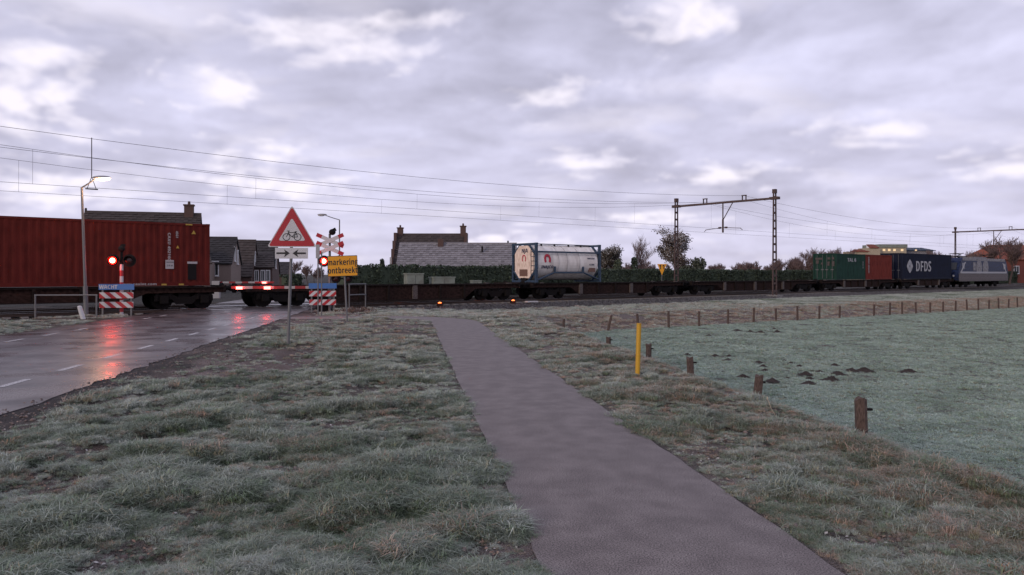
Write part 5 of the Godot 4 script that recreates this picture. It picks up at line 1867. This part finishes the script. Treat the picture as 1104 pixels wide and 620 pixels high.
func bare_tree(called: String, label: String, at: Vector3, h: float, seed_: int, maxl := 4, droop := 0.0, leaves := 0, leafc := Color(0.1, 0.07, 0.055), group := "") -> Node3D:
	rng.seed = seed_
	var t := thing(called, label, "tree", at, 0.0, group)
	var tr := MB.new()
	var tw := MB.new()
	var tips := []
	limb(tr, tw, tips, Vector3(0, -0.3, 0), Vector3(rng.randf_range(-0.08, 0.08), 1, 0).normalized(), h * 0.48, h * 0.028, 0, maxl, droop)
	part(tr, "trunk", M.bark, t)
	if leaves > 0:
		for p in tips:
			for k in leaves:
				tw.col = leafc * rng.randf_range(0.6, 1.4)
				leaf_quad(tw, p + Vector3(rng.randf_range(-1, 1), rng.randf_range(-1.2, 0.4), rng.randf_range(-1, 1)) * h * 0.035, h * 0.014)
	else:
		pass
	tw.col = Color.WHITE
	if leaves == 0:
		part(tw, "crown", M.twig, t)
	else:
		part(tw, "crown", M.leaf, t)
	# scale to the wanted height
	var top := 0.1
	for p in tips: top = maxf(top, p.y)
	t.scale = Vector3.ONE * (h / top)
	return t

func leafy(called: String, label: String, category: String, at: Vector3, lobes: Array, n: int, s: float, c: Color, seed_: int, group := "") -> Node3D:
	# evergreen mass: leaf faces through the volume of several lobes, on a short stem
	rng.seed = seed_
	var t := thing(called, label, category, at, 0.0, group)
	var st := MB.new()
	st.cyl(Vector3(0, -0.3, 0), Vector3(0, lobes[0][1], 0), 0.12, 0.05, 7)
	part(st, "trunk", M.bark, t)
	var m := MB.new()
	for i in n:
		var l: Array = lobes[rng.randi() % lobes.size()]
		var o := Vector3(rng.randfn(), rng.randfn(), rng.randfn()).normalized() * pow(rng.randf(), 0.45)
		m.col = c * rng.randf_range(0.75, 1.25)
		leaf_quad(m, Vector3(l[0], l[1], l[2]) + o * Vector3(l[3], l[4], l[3]), s * rng.randf_range(0.6, 1.3))
	part(m, "crown", M.leaf, t)
	return t

func hedge(label: String, s0: float, s1: float, p: float, h: float, seed_: int) -> void:
	rng.seed = seed_
	var L := s1 - s0
	var t := thing("clipped_hedge", label, "hedge", T((s0 + s1) * 0.5, p), TRACK_TURN, "hedges behind the railway")
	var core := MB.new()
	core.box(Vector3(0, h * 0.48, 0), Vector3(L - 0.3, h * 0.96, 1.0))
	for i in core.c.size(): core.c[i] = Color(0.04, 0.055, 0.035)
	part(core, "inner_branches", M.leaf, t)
	var m := MB.new()
	for i in int(L * 260.0):
		var x := rng.randf_range(-L * 0.5, L * 0.5)
		var bump := 0.2 * nz.get_noise_2d(x * 1.1, p) + 0.12 * nz2.get_noise_2d(x * 4.0, p)
		var f := rng.randf() * (h + 1.0)
		var at: Vector3
		if f < h: at = Vector3(x, f, 0.55 + rng.randf_range(-0.12, 0.1) + bump)
		else: at = Vector3(x, h + bump + rng.randf_range(-0.12, 0.05), rng.randf_range(-0.55, 0.6))
		m.col = Color(0.036, 0.052, 0.033) * rng.randf_range(0.5, 1.6)
		leaf_quad(m, at, 0.1)
	part(m, "foliage", M.leaf, t)

func make_plants() -> void:
	hedge("dark clipped hedge in front of the frosted barn roof", 26.0, 46.0, 50.5, 2.3, 31)
	hedge("long dark clipped hedge running behind the empty wagons", 46.6, 96.0, 51.0, 2.12, 32)
	hedge("dark hedge by the locomotive and the brick building", 128.0, 175.0, 52.0, 2.2, 33)
	# trees between tank and portal
	bare_tree("bare_tree", "gnarled bare tree right of the tank with ivy on its trunk", PX(661, 92.0), high(262, 92.0), 41, 4, 0.0, 2, Color(0.06, 0.05, 0.04))
	leafy("ivy_clad_stem", "dark ivy covered trunk under the gnarled tree", "tree", PX(666, 91.0), [[0, 1.6, 0, 0.6, 1.3], [0, 2.6, 0, 0.5, 0.9]], 700, 0.13, Color(0.075, 0.095, 0.06), 42)
	bare_tree("bare_tree", "slender pale bare tree between ivy trunk and tall brown tree", PX(685, 98.0), high(251, 98.0), 43, 4, -0.1)
	leafy("ivy_clad_stem", "dark ivy covered trunk below the slender pale tree", "tree", PX(683, 95.0), [[0, 1.6, 0, 0.55, 1.3], [0.1, 3.0, 0, 0.4, 0.9]], 700, 0.13, Color(0.075, 0.095, 0.06), 44)
	bare_tree("brown_leaved_tree", "tall tree with drooping brown leaves behind the portal mast", PX(727, 100.0), high(243, 100.0), 48, 4, 0.16, 1, Color(0.085, 0.062, 0.052))
	leafy("dark_shrub", "dark rounded evergreen beside the drooping brown tree", "shrub", PX(748, 98.0), [[0, 2.2, 0, 1.4, 1.5], [0.6, 2.9, 0, 1.0, 1.1], [-0.8, 1.8, 0, 1.2, 1.2]], 1500, 0.16, Color(0.07, 0.08, 0.06), 46)
	leafy("conifer", "small dark fir beside the farmhouse wall", "tree", PX(411, 84.0), [[0, 0.6, 0, 1.3, 0.6], [0, 1.4, 0, 0.8, 0.6], [0, 2.1, 0, 0.5, 0.6], [0.1, 2.8, 0, 0.25, 0.6]], 900, 0.14, Color(0.07, 0.085, 0.065), 47)
	hedge("low dark hedge left of the farmhouse", 15.0 + 9.0, 25.5, 56.0, 1.6, 34)
	# bare tree clumps along the horizon: a few kinds, then copies
	var kinds := []
	var spots := [[332, 130, 284, 51], [316, 125, 280, 52], [348, 140, 288, 53]]
	for q in spots:
		kinds.append(bare_tree("far_bare_tree", "hazy bare tree beyond the crossing next to the row of houses", PX(q[0], q[1]), high(q[2], q[1]), q[3], 4, 0.0, 0, Color.WHITE, "bare trees on the horizon"))
	var more := [[640, 150, 285], [655, 150, 287], [700, 140, 284], [715, 150, 283], [765, 140, 284], [780, 150, 283], [795, 145, 285], [812, 150, 288], [826, 150, 286], [842, 140, 279], [856, 140, 275], [868, 135, 268], [879, 140, 266], [890, 150, 270], [905, 170, 268], [912, 180, 265], [1012, 200, 268], [395, 150, 289], [362, 150, 287], [380, 160, 290], [1068, 140, 258], [1088, 140, 253], [1050, 150, 270], [535, 150, 288], [1025, 190, 272]]
	rng.seed = 640
	for k in 44:
		var px := rng.randf_range(640, 905)
		more.append([px, rng.randf_range(130, 190), 283 + 4.0 * sin(px * 0.05) + rng.randf_range(-4, 4)])
	for k in 10: more.append([rng.randf_range(305, 420), rng.randf_range(140, 190), rng.randf_range(285, 292)])
	var i := 0
	for q in more:
		var k: Node3D = kinds[i % 3]
		var h0: float = [high(284, 130), high(280, 125), high(288, 140)][i % 3]
		var o := copy(k, PX(q[0], q[1]), i * 1.3, "hazy bare tree on the skyline behind the railway")
		o.scale = k.scale * (high(q[2], q[1]) / h0)
		i += 1
	# twiggy bramble at the foot of the orange sign
	for q in [[383, 33.5, 0.35], [394, 34.0, 0.3], [372, 33.0, 0.25]]:
		rng.seed = int(q[0])
		var t := thing("bramble_clump", "low brown twiggy clump at the foot of the pipe railing", "bramble", PX(q[0], q[1], -0.05), 0.0, "brambles beside the crossing")
		var m := MB.new()
		for k in 90:
			var a := rng.randf() * TAU
			var r := rng.randf() * 0.45
			var b := Vector3(cos(a) * r, 0, sin(a) * r)
			m.cyl(b, b + Vector3(rng.randf_range(-0.3, 0.3), rng.randf_range(0.1, 1.0) * q[2], rng.randf_range(-0.3, 0.3)), 0.008, 0.004, 3, false)
		part(m, "twigs", M.twig, t)
		m = MB.new()
		for k in 120:
			m.col = Color(0.11, 0.07, 0.05) * rng.randf_range(0.5, 1.4)
			leaf_quad(m, Vector3(rng.randf_range(-0.5, 0.5), rng.randf() * q[2] * 0.7, rng.randf_range(-0.4, 0.4)), 0.04)
		part(m, "dead_leaves", M.leaf, t)

# ------------------------------------------------------------------ build
func _ready() -> void:
	# camera: level, lens shifted so that the horizon lies a little above the middle
	var cam := Camera3D.new()
	cam.name = "camera"
	cam.projection = Camera3D.PROJECTION_FRUSTUM
	cam.near = 0.1
	cam.far = 6000.0
	cam.size = 2.0 * cam.near * 310.0 / FPX
	cam.frustum_offset = Vector2(0.0, -cam.near * (310.0 - HOR) / FPX)
	cam.position = Vector3(0, EYE, 0)
	add_child(cam)
	cam.current = true
	make_sky()
	var sun := DirectionalLight3D.new()
	sun.name = "sun"
	sun.light_color = Color(1.0, 0.9, 0.8)
	sun.light_energy = 0.42
	sun.light_angular_distance = 14.0
	sun.shadow_enabled = true
	add_child(sun)
	sun.look_at_from_position(Vector3(-28, 10, 34), Vector3.ZERO)
	nz.seed = 8; nz.frequency = 0.6; nz.fractal_octaves = 3
	nz2.seed = 15; nz2.frequency = 0.6; nz2.fractal_octaves = 3
	cel.seed = 27; cel.noise_type = FastNoiseLite.TYPE_CELLULAR; cel.frequency = 3.2; cel.cellular_return_type = FastNoiseLite.RETURN_DISTANCE; cel.fractal_type = FastNoiseLite.FRACTAL_NONE
	cel.domain_warp_enabled = true; cel.domain_warp_amplitude = 0.12; cel.domain_warp_frequency = 3.0
	make_materials()
	print("ground")
	make_ground()
	make_roads()
	make_railway()
	print("buildings")
	make_buildings()
	make_plants()
	print("train")
	make_train()
	make_overhead()
	make_crossing()
	make_signs()
	make_lamps()
	make_fences()
	make_molehills()
	print("grass")
	make_grass()
